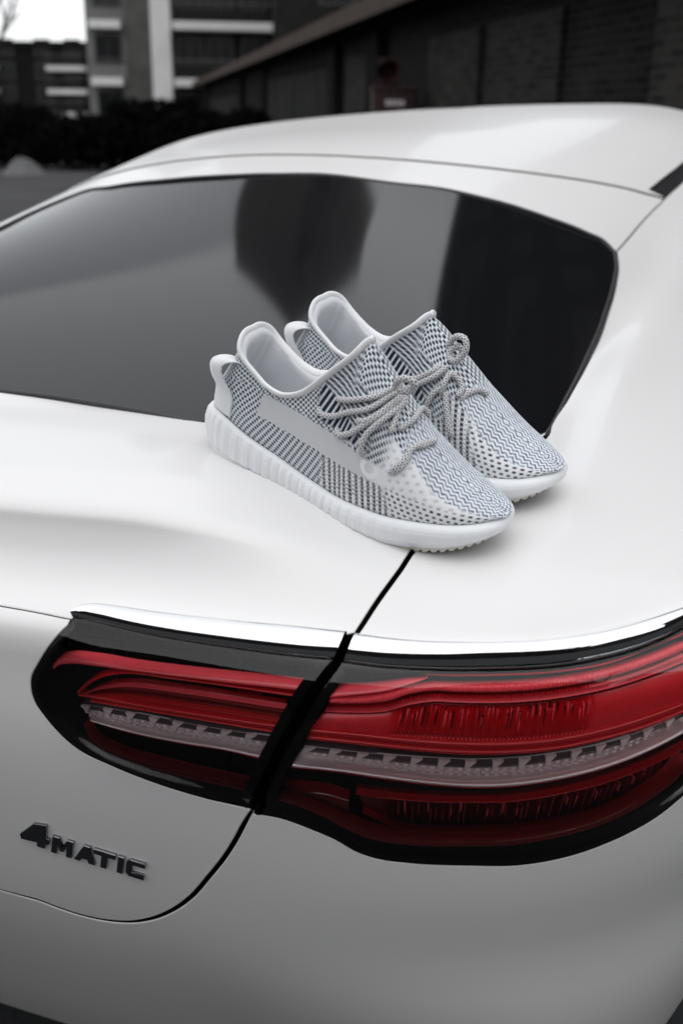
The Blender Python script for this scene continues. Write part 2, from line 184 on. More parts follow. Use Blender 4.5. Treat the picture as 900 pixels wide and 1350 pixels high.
# ---------------------------------------------------------------- outlines on the body surface (q across, v along, metres)
B={'win_top':[[-0.65619,1.51374],[-0.71299,1.5862],[-0.68931,1.66302],[-0.49521,1.711],[-0.182,1.7254],[0.10489,1.73594],[0.28703,1.74645],[0.63089,1.73181],[0.89794,1.59628],[1.13375,1.40301],[1.30654,1.25059],[1.41664,1.15719],[1.46627,1.11173],[1.47701,1.08874]],'win_right':[[1.45588,1.07479],[1.40907,1.06449],[1.26236,1.0468],[1.09991,1.0192],[0.98909,0.98119],[0.91126,0.93813]],'win_bot':[[-0.04395,1.07652],[0.14389,1.06708],[0.28505,1.05729],[0.41619,1.03269],[0.49856,1.00477],[0.61612,0.97413],[0.72055,0.96793],[0.83363,0.96018],[0.89126,0.94401],[0.91126,0.93813]],'gap_top':[[0.9066,0.93234],[0.79302,0.87773],[0.69043,0.79195],[0.66025,0.752],[0.63635,0.72446],[0.61859,0.70387]],'gap_low':[[0.5317,0.54429],[0.52331,0.52439],[0.50891,0.49352],[0.49024,0.46091],[0.47015,0.42888],[0.44971,0.40568],[0.42896,0.3886],[0.40832,0.3777],[0.3799,0.37078],[0.34815,0.37069],[0.3097,0.37858],[0.26968,0.38443],[0.14125,0.39807]],'gap_h':[[0.23045,0.70563],[0.34174,0.69925],[0.37224,0.69745],[0.40363,0.6945]],'seam':[[-0.2632,1.88994],[0.55835,1.88065],[0.90016,1.74044],[1.19747,1.50157],[1.48849,1.27114],[1.77518,1.09617],[1.87148,1.03558]],'seam2':[[1.87148,1.03558],[1.67836,1.06651],[1.48627,1.08943]],'chr_in_top':[[0.4059,0.69609],[0.41098,0.70235],[0.41981,0.70527],[0.4372,0.70595],[0.46781,0.70499],[0.52613,0.7049],[0.58174,0.70479],[0.61222,0.70326]],'chr_out_top':[[0.61941,0.70199],[0.64617,0.6987],[0.68517,0.69328],[0.71888,0.68877],[0.7537,0.68807],[0.79143,0.68922],[0.83363,0.69231],[0.85656,0.69349],[0.90391,0.69439]],'lamp_in_edge':[[0.40496,0.69399],[0.37373,0.65154],[0.3658,0.63874],[0.36368,0.62926],[0.36485,0.61518],[0.37245,0.60076],[0.39438,0.57643],[0.42434,0.56407],[0.45429,0.55515],[0.49863,0.54625],[0.52869,0.54239]],'lamp_out_bot':[[0.53357,0.53803],[0.55229,0.53638],[0.57529,0.5284],[0.59304,0.52009],[0.60703,0.51025],[0.62295,0.50442],[0.64558,0.5016],[0.68967,0.49891],[0.72455,0.49622],[0.7623,0.49888],[0.80115,0.50783],[0.83155,0.51872],[0.85224,0.53078],[0.87893,0.54883]],'ditch_in':[[1.80922,1.0815],[1.93726,1.05753],[2.10178,1.02692]],'ditch_out':[[1.87148,1.03558],[1.94729,1.02242],[2.01927,1.00992]],'slit_in':[[0.61222,0.70326],[0.59824,0.68132],[0.58241,0.65781],[0.55948,0.61418],[0.54103,0.57352],[0.52811,0.5423]],'slit_out':[[0.61833,0.70194],[0.60434,0.67977],[0.58859,0.65633],[0.56585,0.61282],[0.54763,0.57231],[0.53415,0.53812]],'chr_in_bot':[[0.406,0.69544],[0.4154,0.69524],[0.4297,0.69372],[0.4538,0.69024],[0.48272,0.68742],[0.52453,0.68476],[0.55162,0.68319],[0.57822,0.68178],[0.59824,0.68132]],'chr_out_bot':[[0.60487,0.67981],[0.62534,0.67689],[0.65793,0.67368],[0.68059,0.67081],[0.71448,0.66784],[0.74872,0.66681],[0.78551,0.66864],[0.81529,0.67192],[0.83023,0.67465],[0.84917,0.67857],[0.89605,0.68326]],'in_bar':{'off':-0.008,'a':[[0.38228,0.64931],[0.38831,0.65481],[0.39504,0.6571],[0.41719,0.6585],[0.44744,0.65706],[0.49137,0.65724],[0.5474,0.65783],[0.58574,0.65713]],'b':[[0.38426,0.64561],[0.38869,0.64922],[0.39738,0.65173],[0.42568,0.65298],[0.47647,0.65282],[0.51924,0.65225],[0.55236,0.65156],[0.58094,0.65042]]},'in_glow':{'off':-0.011,'a':[[0.41714,0.64838],[0.47467,0.6485],[0.51786,0.64836],[0.57737,0.64643]],'b':[[0.41695,0.64705],[0.47448,0.64685],[0.51768,0.64635],[0.57667,0.6443]]},'in_loop_top':{'off':-0.011,'a':[[0.39663,0.62351],[0.40347,0.63161],[0.41606,0.64063],[0.43554,0.64733],[0.47467,0.6485],[0.5178,0.64769],[0.57558,0.6442]],'b':[[0.39831,0.62162],[0.40574,0.62951],[0.41765,0.6385],[0.43524,0.645],[0.47441,0.64618],[0.51759,0.64534],[0.57429,0.64132]]},'in_panel':{'off':-0.018,'a':[[0.3976,0.61928],[0.41355,0.62819],[0.43008,0.63409],[0.4851,0.63652],[0.56768,0.63156]],'b':[[0.40016,0.61895],[0.41264,0.62091],[0.45327,0.61999],[0.51278,0.6179],[0.5621,0.61386]]},'in_low':{'off':-0.012,'a':[[0.39704,0.62152],[0.41934,0.62143],[0.44094,0.61981],[0.48593,0.6181],[0.56524,0.61409]],'b':[[0.39787,0.61803],[0.41889,0.61777],[0.44054,0.61616],[0.48556,0.61414],[0.56221,0.60957]]},'in_low2':{'off':-0.013,'a':[[0.40533,0.61567],[0.4398,0.6143],[0.48497,0.6123],[0.56126,0.607]],'b':[[0.40635,0.61365],[0.4396,0.61246],[0.4848,0.61048],[0.56,0.6044]]},'in_clear':{'off':-0.013,'a':[[0.39693,0.61064],[0.40793,0.61097],[0.42377,0.61062],[0.46962,0.60779],[0.48443,0.60646],[0.55655,0.60261]],'b':[[0.40402,0.6007],[0.42219,0.59784],[0.45297,0.59421],[0.4831,0.59256],[0.51246,0.59127],[0.54879,0.58624]]},'in_silver':{'off':-0.009,'a':[[0.40672,0.60323],[0.42473,0.60042],[0.45522,0.59681],[0.48506,0.59515],[0.51411,0.59383],[0.54949,0.58873]],'b':[[0.40828,0.60057],[0.42435,0.59746],[0.45484,0.59354],[0.4847,0.59156],[0.51382,0.59028],[0.54814,0.58509]]},'in_red2':{'off':-0.01,'a':[[0.40869,0.59847],[0.42349,0.59514],[0.45409,0.59124],[0.48405,0.58929],[0.51327,0.58804],[0.54715,0.5828]],'b':[[0.40969,0.59645],[0.4232,0.59293],[0.45383,0.58906],[0.48383,0.58714],[0.5131,0.58591],[0.54584,0.57984]]},'in_d1':{'off':-0.009,'a':[[0.39985,0.59552],[0.40116,0.58708],[0.40576,0.57924],[0.42068,0.57176],[0.46659,0.56387],[0.51109,0.55819],[0.53706,0.55486]],'b':[[0.40195,0.5966],[0.40382,0.58752],[0.40859,0.58079],[0.42298,0.57431],[0.46689,0.56642],[0.51134,0.56109],[0.53842,0.5579]]},'in_d2':{'off':-0.009,'a':[[0.40041,0.57832],[0.41099,0.57152],[0.42305,0.56642],[0.46587,0.55798],[0.51064,0.55308],[0.53443,0.55016]],'b':[[0.40193,0.57966],[0.41261,0.57359],[0.42471,0.56886],[0.46623,0.56093],[0.5109,0.55601],[0.5358,0.55325]]},'out_rim':{'off':-0.004,'a':[[0.66024,0.67114],[0.68053,0.66826],[0.71489,0.66516],[0.74967,0.66407],[0.78691,0.66538],[0.82873,0.67307],[0.85153,0.67639]],'b':[[0.66002,0.66939],[0.68029,0.66625],[0.71466,0.66327],[0.74942,0.66219],[0.78662,0.66348],[0.8282,0.67085],[0.85077,0.67387]]},'out_bar':{'off':-0.008,'a':[[0.59566,0.65448],[0.60373,0.65584],[0.61442,0.65732],[0.63157,0.66116],[0.64722,0.66595],[0.6625,0.66765]],'b':[[0.59296,0.64668],[0.6032,0.64882],[0.61391,0.65091],[0.63257,0.6546],[0.6466,0.6599],[0.6613,0.66619]]},'out_tube':{'off':-0.008,'a':[[0.59286,0.64531],[0.61366,0.64743],[0.6308,0.65206],[0.64829,0.65841],[0.66542,0.66068],[0.67986,0.65914],[0.71475,0.6564],[0.75017,0.65658],[0.78807,0.65885],[0.82982,0.66456],[0.85271,0.66809]],'b':[[0.59147,0.64042],[0.61325,0.64121],[0.63179,0.64373],[0.64766,0.65053],[0.66477,0.6532],[0.6792,0.65123],[0.71411,0.64828],[0.74949,0.64841],[0.78728,0.65086],[0.82867,0.65634],[0.85124,0.65977]]},'out_panel':{'off':-0.018,'a':[[0.58809,0.63134],[0.61161,0.63238],[0.63068,0.6348],[0.64697,0.64187],[0.66462,0.64535],[0.67958,0.64381],[0.71581,0.64089],[0.75265,0.64091],[0.79221,0.64329],[0.8358,0.64876],[0.85973,0.6521]],'b':[[0.57601,0.61309],[0.61059,0.61077],[0.64585,0.60786],[0.67837,0.6048],[0.71515,0.60182],[0.7524,0.60146],[0.79221,0.60388],[0.83575,0.60761],[0.85951,0.60955]]},'out_r1':{'off':-0.01,'a':[[0.5767,0.61518],[0.61163,0.61331],[0.64603,0.60975],[0.67771,0.60676],[0.71343,0.60425],[0.74948,0.60369],[0.78777,0.6063],[0.82927,0.6104],[0.8517,0.6123]],'b':[[0.57534,0.6102],[0.61142,0.60813],[0.64591,0.60462],[0.67766,0.60133],[0.71347,0.59883],[0.74961,0.59824],[0.78798,0.60079],[0.82957,0.60477],[0.85202,0.60732]]},'out_r2':{'off':-0.011,'a':[[0.57447,0.60802],[0.61121,0.60567],[0.64583,0.60218],[0.67773,0.5989],[0.7137,0.59639],[0.75003,0.59577],[0.78863,0.59826],[0.83051,0.60216],[0.85311,0.60499]],'b':[[0.57314,0.60371],[0.61105,0.60118],[0.64574,0.59774],[0.6777,0.59415],[0.71375,0.59197],[0.75016,0.59132],[0.78882,0.59411],[0.83079,0.59793],[0.85344,0.60069]]},'out_clear':{'off':-0.014,'a':[[0.56987,0.59627],[0.59299,0.5949],[0.62775,0.59221],[0.6628,0.58942],[0.68877,0.58735],[0.72331,0.58639],[0.75136,0.58723],[0.78044,0.58896],[0.8111,0.59232],[0.84011,0.59677],[0.85638,0.59936]],'b':[[0.56356,0.58296],[0.59244,0.58161],[0.6274,0.57764],[0.6627,0.57284],[0.68891,0.57008],[0.71486,0.56893],[0.75204,0.57052],[0.79156,0.57477],[0.8343,0.58311],[0.85736,0.58848]]},'out_silver':{'off':-0.008,'a':[[0.56465,0.58675],[0.59361,0.58574],[0.62792,0.58176],[0.66252,0.57698],[0.68815,0.57427],[0.71348,0.57319],[0.74971,0.57488],[0.78805,0.57929],[0.82923,0.5879],[0.85128,0.59348]],'b':[[0.56221,0.58268],[0.59344,0.58161],[0.62783,0.57731],[0.66251,0.57253],[0.6882,0.56948],[0.71361,0.56839],[0.74993,0.57005],[0.78836,0.57442],[0.82964,0.58295],[0.85174,0.58848]]},'out_red3':{'off':-0.01,'a':[[0.56097,0.57922],[0.59298,0.57825],[0.62762,0.57396],[0.66257,0.56918],[0.68848,0.56611],[0.71413,0.56499],[0.7508,0.56661],[0.78966,0.5709],[0.83149,0.57931],[0.85395,0.58475]],'b':[[0.56027,0.5767],[0.59289,0.57582],[0.62757,0.57154],[0.66257,0.56676],[0.68852,0.56369],[0.7142,0.56256],[0.75093,0.56417],[0.78984,0.56843],[0.83172,0.57681],[0.85421,0.58222]]},'out_lowpanel':{'off':-0.02,'a':[[0.60568,0.55499],[0.62648,0.55346],[0.66292,0.55082],[0.68999,0.54944],[0.71689,0.54817],[0.75539,0.55024],[0.79655,0.55411],[0.84148,0.56107],[0.86602,0.56517]],'b':[[0.6109,0.53486],[0.6262,0.52543],[0.64505,0.51953],[0.67947,0.51745],[0.71857,0.51639],[0.75789,0.5182],[0.79972,0.52394],[0.83263,0.53457],[0.85003,0.54659]]},'out_lobe':{'off':-0.016,'a':[[0.5506,0.55483],[0.56382,0.55432],[0.58371,0.55364],[0.60047,0.54872]],'b':[[0.54787,0.5479],[0.56334,0.54478],[0.58317,0.53899],[0.60117,0.53113]]},'out_f1':{'off':-0.009,'a':[[0.54961,0.5537],[0.56505,0.55027],[0.58305,0.54367],[0.60064,0.53339],[0.61832,0.52526],[0.64543,0.52078],[0.67856,0.51983],[0.716,0.51855],[0.75359,0.52059],[0.79311,0.52739],[0.82381,0.53899],[0.84492,0.55078],[0.85557,0.56274]],'b':[[0.54824,0.54993],[0.564,0.54618],[0.58122,0.53948],[0.59831,0.52874],[0.61662,0.52027],[0.64551,0.51556],[0.67875,0.51464],[0.71633,0.51334],[0.75406,0.51534],[0.79377,0.52173],[0.82592,0.53328],[0.84856,0.54523],[0.85997,0.55763]]},'out_f2':{'off':-0.009,'a':[[0.54752,0.5473],[0.56331,0.54355],[0.58,0.53678],[0.59713,0.52601],[0.61605,0.51721],[0.64555,0.51254],[0.67886,0.51165],[0.71653,0.51033],[0.75435,0.51231],[0.79414,0.51868],[0.82776,0.52978],[0.85262,0.54235]],'b':[[0.54716,0.54616],[0.56295,0.54205],[0.57939,0.53524],[0.59654,0.52446],[0.61548,0.51564],[0.64558,0.51103],[0.67893,0.50991],[0.71664,0.50859],[0.75452,0.51056],[0.79438,0.51676],[0.82869,0.52801],[0.85442,0.54026]]},'letters':{'M':[[[0.34707,0.45825],[0.35403,0.47899],[0.36046,0.47808],[0.36069,0.46777],[0.36727,0.4771],[0.37319,0.47621],[0.3667,0.45557],[0.36107,0.45636],[0.36496,0.46845],[0.36022,0.46131],[0.35692,0.46176],[0.35692,0.47003],[0.35277,0.45749]]],'A':[[[0.36887,0.45526],[0.38244,0.4748],[0.38829,0.47388],[0.38857,0.45233],[0.38218,0.4533],[0.38216,0.45768],[0.37747,0.45838],[0.37472,0.45441]]],'T':[[[0.39162,0.47334],[0.411,0.47009],[0.40948,0.46444],[0.40287,0.46556],[0.39872,0.45072],[0.39281,0.45166],[0.39706,0.46652],[0.38997,0.46767]]],'I':[[[0.40753,0.44927],[0.41305,0.46974],[0.41852,0.46879],[0.41312,0.44832]]],'C':[[[0.41643,0.45166],[0.41986,0.46477],[0.42405,0.46784],[0.43699,0.4656],[0.43572,0.46035],[0.42499,0.46219],[0.42248,0.45236],[0.43333,0.45052],[0.43201,0.44511],[0.41877,0.44735]]],'4':[[[0.32058,0.47302],[0.33837,0.48937],[0.35098,0.49031],[0.34694,0.47398],[0.34972,0.47333],[0.34734,0.46671],[0.34441,0.46687],[0.34208,0.46066],[0.33413,0.46179],[0.33585,0.46691],[0.32014,0.46736]]]},'a_hole':[[0.38005,0.4619],[0.38327,0.46787],[0.38285,0.46148]],'four_hole':[[0.33137,0.47541],[0.34097,0.48378],[0.33859,0.47455]]}
LC={'near':[[[1,10.227,0.6975,0.4],[1,10.816,0.6134,3],[1,12.14,0.5126,3],[1,13.171,0.6471,3],[1,13.833,0.8739,3],[-1,13.98,0.9916,3]],[[1,9.197,0.7143,0.4],[1,9.418,0.6471,3],[1,10.007,0.5798,3],[1,11.331,0.4706,3],[1,12.95,0.5378,3],[1,13.833,0.7731,3],[-1,14.127,0.9664,3]],[[1,12.214,0.4034,0.4],[1,12.729,0.437,3.6],[1,13.391,0.5378,3.6],[1,13.98,0.7059,3.6],[1,14.274,0.9832,3.6]],[[1,10.595,0.437,0.4],[1,10.816,0.3866,3.4],[1,11.699,0.3361,3.4],[1,12.729,0.4118,3.4],[1,13.612,0.5798,3.4],[1,14.201,0.8151,3.4],[-1,14.274,0.9916,3.4]],[[1,12.803,0.2605,0.4],[1,12.803,0.3025,4.4],[1,13.023,0.3866,4.4],[1,13.538,0.4958,4.4],[1,14.127,0.6723,4.4],[1,14.421,0.9328,4.4],[-1,14.274,0.9916,4.4]],[[1,14.789,0.3277,0.4],[1,15.084,0.4118,3.2],[1,15.452,0.5546,3.2],[1,15.599,0.6891,3.2],[1,15.893,0.8571,3.2],[-1,16.114,0.9748,3.2]],[[1,14.789,0.7059,0.4],[1,15.01,0.8824,3.0],[-1,14.716,0.6303,3.0],[-1,14.863,0.6218,3.0]],[[1,14.789,0.3277,0.4],[1,15.304,0.4538,2.6],[1,15.599,0.5882,2.6],[1,15.599,0.7143,2.6],[1,15.967,0.8739,2.6],[-1,16.04,0.9328,2.6]],[[1,14.348,0.9496,0.4],[1,14.421,0.8151,3.6],[1,14.495,0.6975,3.6],[1,14.421,0.5882,3.6]]],'far':[[[-1,9.05,0.6218,0.6],[-1,9.418,0.6387,3],[-1,10.08,0.5798,3],[-1,10.963,0.4874,3],[-1,12.14,0.437,3],[-1,13.097,0.563,3],[-1,13.759,0.7143,3]],[[-1,8.977,0.5714,0.6],[-1,9.786,0.5294,4.5],[-1,10.963,0.4286,4.5],[-1,12.361,0.4118,4.5],[-1,13.318,0.5546,4.5],[-1,13.98,0.7395,4.5]],[[-1,13.98,0.4874,0.6],[-1,14.054,0.5798,4.5],[-1,14.274,0.7227,4.5],[-1,14.642,0.7731,4.5],[-1,14.936,0.7563,4.5],[-1,14.863,0.6387,4.5]],[[-1,12.729,0.2605,0.6],[-1,13.023,0.3445,3],[-1,13.465,0.4454,3],[-1,14.054,0.563,3]],[[-1,15.01,0.6555,0.6],[-1,15.304,0.8235,3],[-1,15.599,0.9748,3],[1,15.893,0.9748,3]],[[-1,15.01,0.2941,0.6],[-1,14.789,0.3445,3],[-1,14.642,0.4034,3],[-1,14.421,0.4706,3],[-1,14.274,0.5546,3]]],'bow':[[175.7,-2,103.9],[178.0,-3,115.9],[181.8,-4,128.1],[189.8,-6,137.0],[198.2,-8,137.3],[201.3,-10,129.9],[197.3,-11,120.8],[190.7,-11,115.7],[184.0,-9,117.3],[184.3,-5,123.2],[189.1,-2,126.1],[191.8,0,121.4]],'knot':[[191.4,16,130.6],[195.0,18,138.2],[203.1,19,142.7],[208.8,17,140.1],[206.8,15,133.1],[200.7,18,130.4],[195.2,19,131.9]]}
# ---------------------------------------------------------------- car materials
M_paint=pmat('white_paint',(.815,.808,.80),rough=.36,spec=.4,coat=.28,coatr=.08,bump=(900,.04,.0003))
M_black=pmat('black_plastic',(.006,.006,.0065),rough=.3,spec=.2)
M_void=pmat('gap_shade',(.006,.006,.006),rough=.9,spec=.1)
M_rubber=pmat('seal_rubber',(.014,.014,.016),rough=.35)
M_chrome=pmat('chrome',(.88,.89,.90),rough=.045,metal=1)
M_badge=pmat('dark_chrome',(.24,.24,.25),rough=.13,metal=1)
M_glass=pmat('tinted_glass',(.006,.0065,.008),rough=.07,ior=1.43,bump=(60,.02,.0005))
M_red=pmat('red_reflector',(.80,.028,.04),rough=.3,metal=.15,coat=.4,var=(160,.15))
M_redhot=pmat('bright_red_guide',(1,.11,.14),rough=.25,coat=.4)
M_redmid=pmat('red_bar',(.78,.022,.03),rough=.22,metal=.1,coat=.4)
M_reddark=pmat('deep_red_plastic',(.14,.005,.007),rough=.2,coat=.4,var=(120,.5))
M_reddeep=pmat('dark_red_reflector',(.30,.012,.015),rough=.2,coat=.5,var=(90,.35))
M_maroon=pmat('maroon_cover',(.05,.006,.010),rough=.3)
M_clear=pmat('silver_optic',(.96,.91,.93),rough=.2)
M_silver=pmat('silver_trim',(.90,.86,.88),rough=.2,metal=.25)
def lensmat():
    m,n,b=nodemat('clear_lens'); n.nodes.remove(b); o=n.nodes['Material Output']; t=n.nodes.new('ShaderNodeBsdfTransparent'); t.inputs[0].default_value=(1,.94,.94,1)
    g=n.nodes.new('ShaderNodeBsdfGlossy'); g.inputs['Roughness'].default_value=.012; f=n.nodes.new('ShaderNodeFresnel'); f.inputs['IOR'].default_value=1.56; x=n.nodes.new('ShaderNodeMixShader')
    n.links.new(f.outputs[0],x.inputs[0]); n.links.new(t.outputs[0],x.inputs[1]); n.links.new(g.outputs[0],x.inputs[2]); n.links.new(x.outputs[0],o.inputs[0]); return m
M_lens=lensmat()
M_smoke=pmat('smoked_led_lens',(.085,.065,.072),rough=.12,coat=.6)
# ---------------------------------------------------------------- panel builder on the body surface
def area2(L): x,y=L[:,0],L[:,1]; return (x*np.roll(y,-1)-np.roll(x,-1)*y).sum()
def loop_of(*segs,step=.006):
    """segs: (points, inset) pairs joined into one closed loop; returns loop (n,2) and inset (n)"""
    P=[];D=[]
    for pts,ins in segs:
        c=catmull(pts,10); L=np.linalg.norm(np.diff(c,axis=0),axis=1).sum(); c=resample(c,max(2,int(L/step)+1))
        if P and np.linalg.norm(P[-1][-1]-c[0])<.002: c=c[1:]
        P.append(c); D.append(np.full(len(c),ins))
    P=np.vstack(P);D=np.concatenate(D)
    if np.linalg.norm(P[0]-P[-1])<.002: P=P[:-1];D=D[:-1]
    if area2(P)<0: P=P[::-1].copy(); D=D[::-1].copy()
    return P,D
def frame_loop(L,off):
    P,n=S(L[:,0],L[:,1],off); t=np.roll(P,-1,0)-np.roll(P,1,0); t/=np.linalg.norm(t,axis=1,keepdims=True)+1e-12
    o=np.cross(t,n); o/=np.linalg.norm(o,axis=1,keepdims=True)+1e-12      # outward in the surface
    return P,n,o
def shrink(L,D,off=0.0):
    P,n,o=frame_loop(L,off); h=2e-3
    Pq=(S(L[:,0]+h,L[:,1],off)[0]-P)/h; Pv=(S(L[:,0],L[:,1]+h,off)[0]-P)/h; d=-o*D[:,None]
    a=(Pq*Pq).sum(1);b=(Pq*Pv).sum(1);c=(Pv*Pv).sum(1); e=(Pq*d).sum(1); f=(Pv*d).sum(1); det=a*c-b*b+1e-12
    return L+np.stack([(e*c-f*b)/det,(a*f-b*e)/det],1)
def inside(pts,L):
    x,y=pts[:,0],pts[:,1]; r=np.zeros(len(pts),bool); x0,y0=L[:,0],L[:,1]; x1,y1=np.roll(x0,-1),np.roll(y0,-1)
    for a,b,c,d in zip(x0,y0,x1,y1):
        if b==d: continue
        m=((b>y)!=(d>y)); r^=m&(x<(c-a)*(y-b)/(d-b)+a)
    return r
def axis_steps(lo,hi,zones,coarse):
    out=[lo]
    while out[-1]<hi:
        s=coarse
        for a,b,st in zones:
            if a<=out[-1]<b: s=st;break
        out.append(out[-1]+s)
    return np.array(out)
QZ=[(-.1,1.25,.012),(1.25,1.7,.016)]; VZ=[(.46,.66,.012),(.66,.88,.0055),(.88,1.12,.009),(1.12,1.3,.014)]
def panel(name,segs,mat,parent,off=0.0,flange=.012,roll=.0011,thick_out=False,qz=QZ,vz=VZ,coarse=.035,dfn=None):
    L,D=loop_of(*segs); L=shrink(L,D,off)
    qs=axis_steps(L[:,0].min(),L[:,0].max(),qz,coarse); vs_=axis_steps(L[:,1].min(),L[:,1].max(),vz,coarse)
    Q,V=np.meshgrid(qs,vs_); G=np.stack([Q.ravel(),V.ravel()],1); m=inside(G,L); G=G[m]
    d=np.full(len(G),9.)
    for k in range(0,len(L)): d=np.minimum(d,(G[:,0]-L[k,0])**2+(G[:,1]-L[k,1])**2)
    G=G[d>.0042**2]
    A=np.vstack([L,G]); n=len(L)
    r=geometry.delaunay_2d_cdt([Vector((float(a),float(b))) for a,b in A],[],[list(range(n))],1,1e-7)
    vo=np.array([(v.x,v.y) for v in r[0]]); orig=r[3]
    if dfn is None: P,N=S(vo[:,0],vo[:,1],off)
    else:
        f_=lambda a,b: S(a,b,off+dfn(a,b))[0]
        P=f_(vo[:,0],vo[:,1]); h=1.5e-3; N=np.cross(f_(vo[:,0]+h,vo[:,1])-f_(vo[:,0]-h,vo[:,1]),f_(vo[:,0],vo[:,1]+h)-f_(vo[:,0],vo[:,1]-h)); N/=np.linalg.norm(N,axis=1,keepdims=True)
    Fs=[tuple(f) for f in r[2]]
    # flange
    bidx=[-1]*n
    for i,og in enumerate(orig):
        for k in og:
            if k<n: bidx[k]=i
    LP,ln,lo=frame_loop(L,off); base=len(P)
    s1=LP+lo*roll-ln*roll*.9; s2=s1+lo*.0002-ln*flange; n1=ln*.45+lo; n1/=np.linalg.norm(n1,axis=1,keepdims=True)
    P=np.vstack([P,s1,s2]); N=np.vstack([N,n1,lo])
    Fs=[f if np.dot(np.cross(P[f[1]]-P[f[0]],P[f[2]]-P[f[0]]),N[f[0]])>0 else f[::-1] for f in Fs]
    for k in range(n):
        k2=(k+1)%n
        if bidx[k]<0 or bidx[k2]<0: continue
        Fs.append((bidx[k],base+k,base+k2,bidx[k2])); Fs.append((base+k,base+n+k,base+n+k2,base+k2))
    Fs=[tuple(dict.fromkeys(f)) for f in Fs]; Fs=[f for f in Fs if len(f)>2]
    me=npmesh(name,P,Fs,N); me.materials.append(mat)
    if mat is M_paint:
        me.materials.append(M_void); mi=np.array([1 if min(f)>=base+0 and len(f)==4 and sum(i>=base+n for i in f)>=2 else 0 for f in Fs],np.int32); me.polygons.foreach_set('material_index',mi)  # inner flange faces coloured black to put shade into the panel gaps
    return link(name,me,None,parent)
def mir(L): return [(-q,v) for q,v in L[::-1]]
def rev(L): return list(L[::-1])
car=thing('car','white coupe car with tinted rear window and wide red tail lamps, carrying the sneakers','car',(0,2.2,0))
W_bot=[p for p in B['win_bot'] if p[0]>.1][:-1]; W_bot=[(0.0,W_bot[0][1]+.003)]+W_bot
corner=B['win_right'][-1]
gt=B['gap_top']; gl=B['gap_low']; glr=[p for p in gl if p[0]>.28]; gh=[p for p in B['gap_h'] if p[0]>.2]
G=.0030
right_half=[(W_bot+[corner],.0012)]
# boot lid: window edge - right gap - lamp chrome - horizontal gap, mirrored to the left
panel('boot_lid',[(mir(W_bot)[:-1]+W_bot+[corner],.0012),([corner]+gt[1:],G),([gt[-1]]+rev(B['chr_in_top']),.0016),(rev(gh)+mir(gh),.0016),(mir(rev(B['chr_in_top'])),.0016),(mir(gt),G)],M_paint,car)
le=B['lamp_in_edge']
panel('tailgate',[(mir(gh)+gh,.0016),(le,.0009),([le[-1]]+glr,G),([glr[-1]]+mir(glr),G),(mir(le),.0009)],M_paint,car)
lb=B['lamp_out_bot']; tipq=(1.13,.665)
panel('rear_bumper',[(rev(glr),G),([glr[0],lb[0]],.002),(lb+[(.95,.60),(1.05,.64),tipq],.0010),([tipq,(1.4,.67),(2.2,.67)],.0016),([(2.2,.67),(2.2,.02)],0),([(2.2,.02),(0,.02),(-2.2,.02)],0),([(-2.2,.02),(-2.2,.67)],0),(mir([tipq,(1.4,.67),(2.2,.67)]),.0016),(mir(lb+[(.95,.60),(1.05,.64),tipq]),.001),(mir([glr[0],lb[0]]),.002),(mir(rev(glr)),G)],M_paint,car)
ct=B['chr_out_top']; wr=B['win_right']; s2=B['seam2']
do=B['ditch_out']; ditch=do+[(2.35,do[-1][1]-.028),(2.6,do[-1][1]-.036)]
quart=[(rev(gt),G),([gt[0],corner]+rev(wr)[1:]+[s2[-1]],.0045),(rev(s2),.0022),(ditch,.0015),([ditch[-1],(2.6,.68)],0),([(2.6,.68),(1.4,.68),(1.16,.682)],.0016),([(1.16,.682),(1.05,.694)]+rev(ct),.0016)]
panel('quarter_panel',quart,M_paint,car)
panel('quarter_panel',[([(-q,v) for q,v in p],d) for p,d in quart],M_paint,car)
sm=B['seam']; _a=np.array(sm); _P=S(_a[:,0],_a[:,1])[0]; _M=lambda x:np.stack([1+0*x,x**2,x**4,x**8],-1); _w=np.where(np.arange(len(_a))>=len(_a)-1,8.,1.); _c=np.linalg.lstsq(_M(_P[:,0])*_w[:,None],_P[:,1]*_w,rcond=None)[0]
def qv_at(x,y,q,v):
    for _ in range(40):
        p=S(np.array(q),np.array(v))[0]; h=1e-3; a=(S(np.array(q+h),np.array(v))[0]-p)/h; b=(S(np.array(q),np.array(v+h))[0]-p)/h
        st=np.linalg.lstsq(np.array([a[:2],b[:2]]).T,np.array([x,y])-p[:2],rcond=1e-4)[0]; st=np.clip(st,-.04,.04); q+=float(st[0]); v+=float(st[1])
        if abs(p[0]-x)+abs(p[1]-y)<1e-5: break
    return (q,v)
smr=[];_g=(0.02,1.885)
for x in np.linspace(0,_P[-1,0],16)[:-1]:
    if x==0: smr.append((0.0,qv_at(.0,float(_M(np.array(0.0))@_c),.0,1.885)[1])); continue
    _g=qv_at(float(x),float(_M(np.array(x))@_c),*_g); smr.append(_g)
smr.append(tuple(sm[-1]))
wt=[p for p in B['win_top']]
wtL=[(-1.49,1.094),(-1.44,1.13),(-1.3,1.24),(-1.12,1.36)]+[p for p in wt if -1.05<p[0]<.0]
wtop=wtL+[p for p in wt if p[0]>=0]
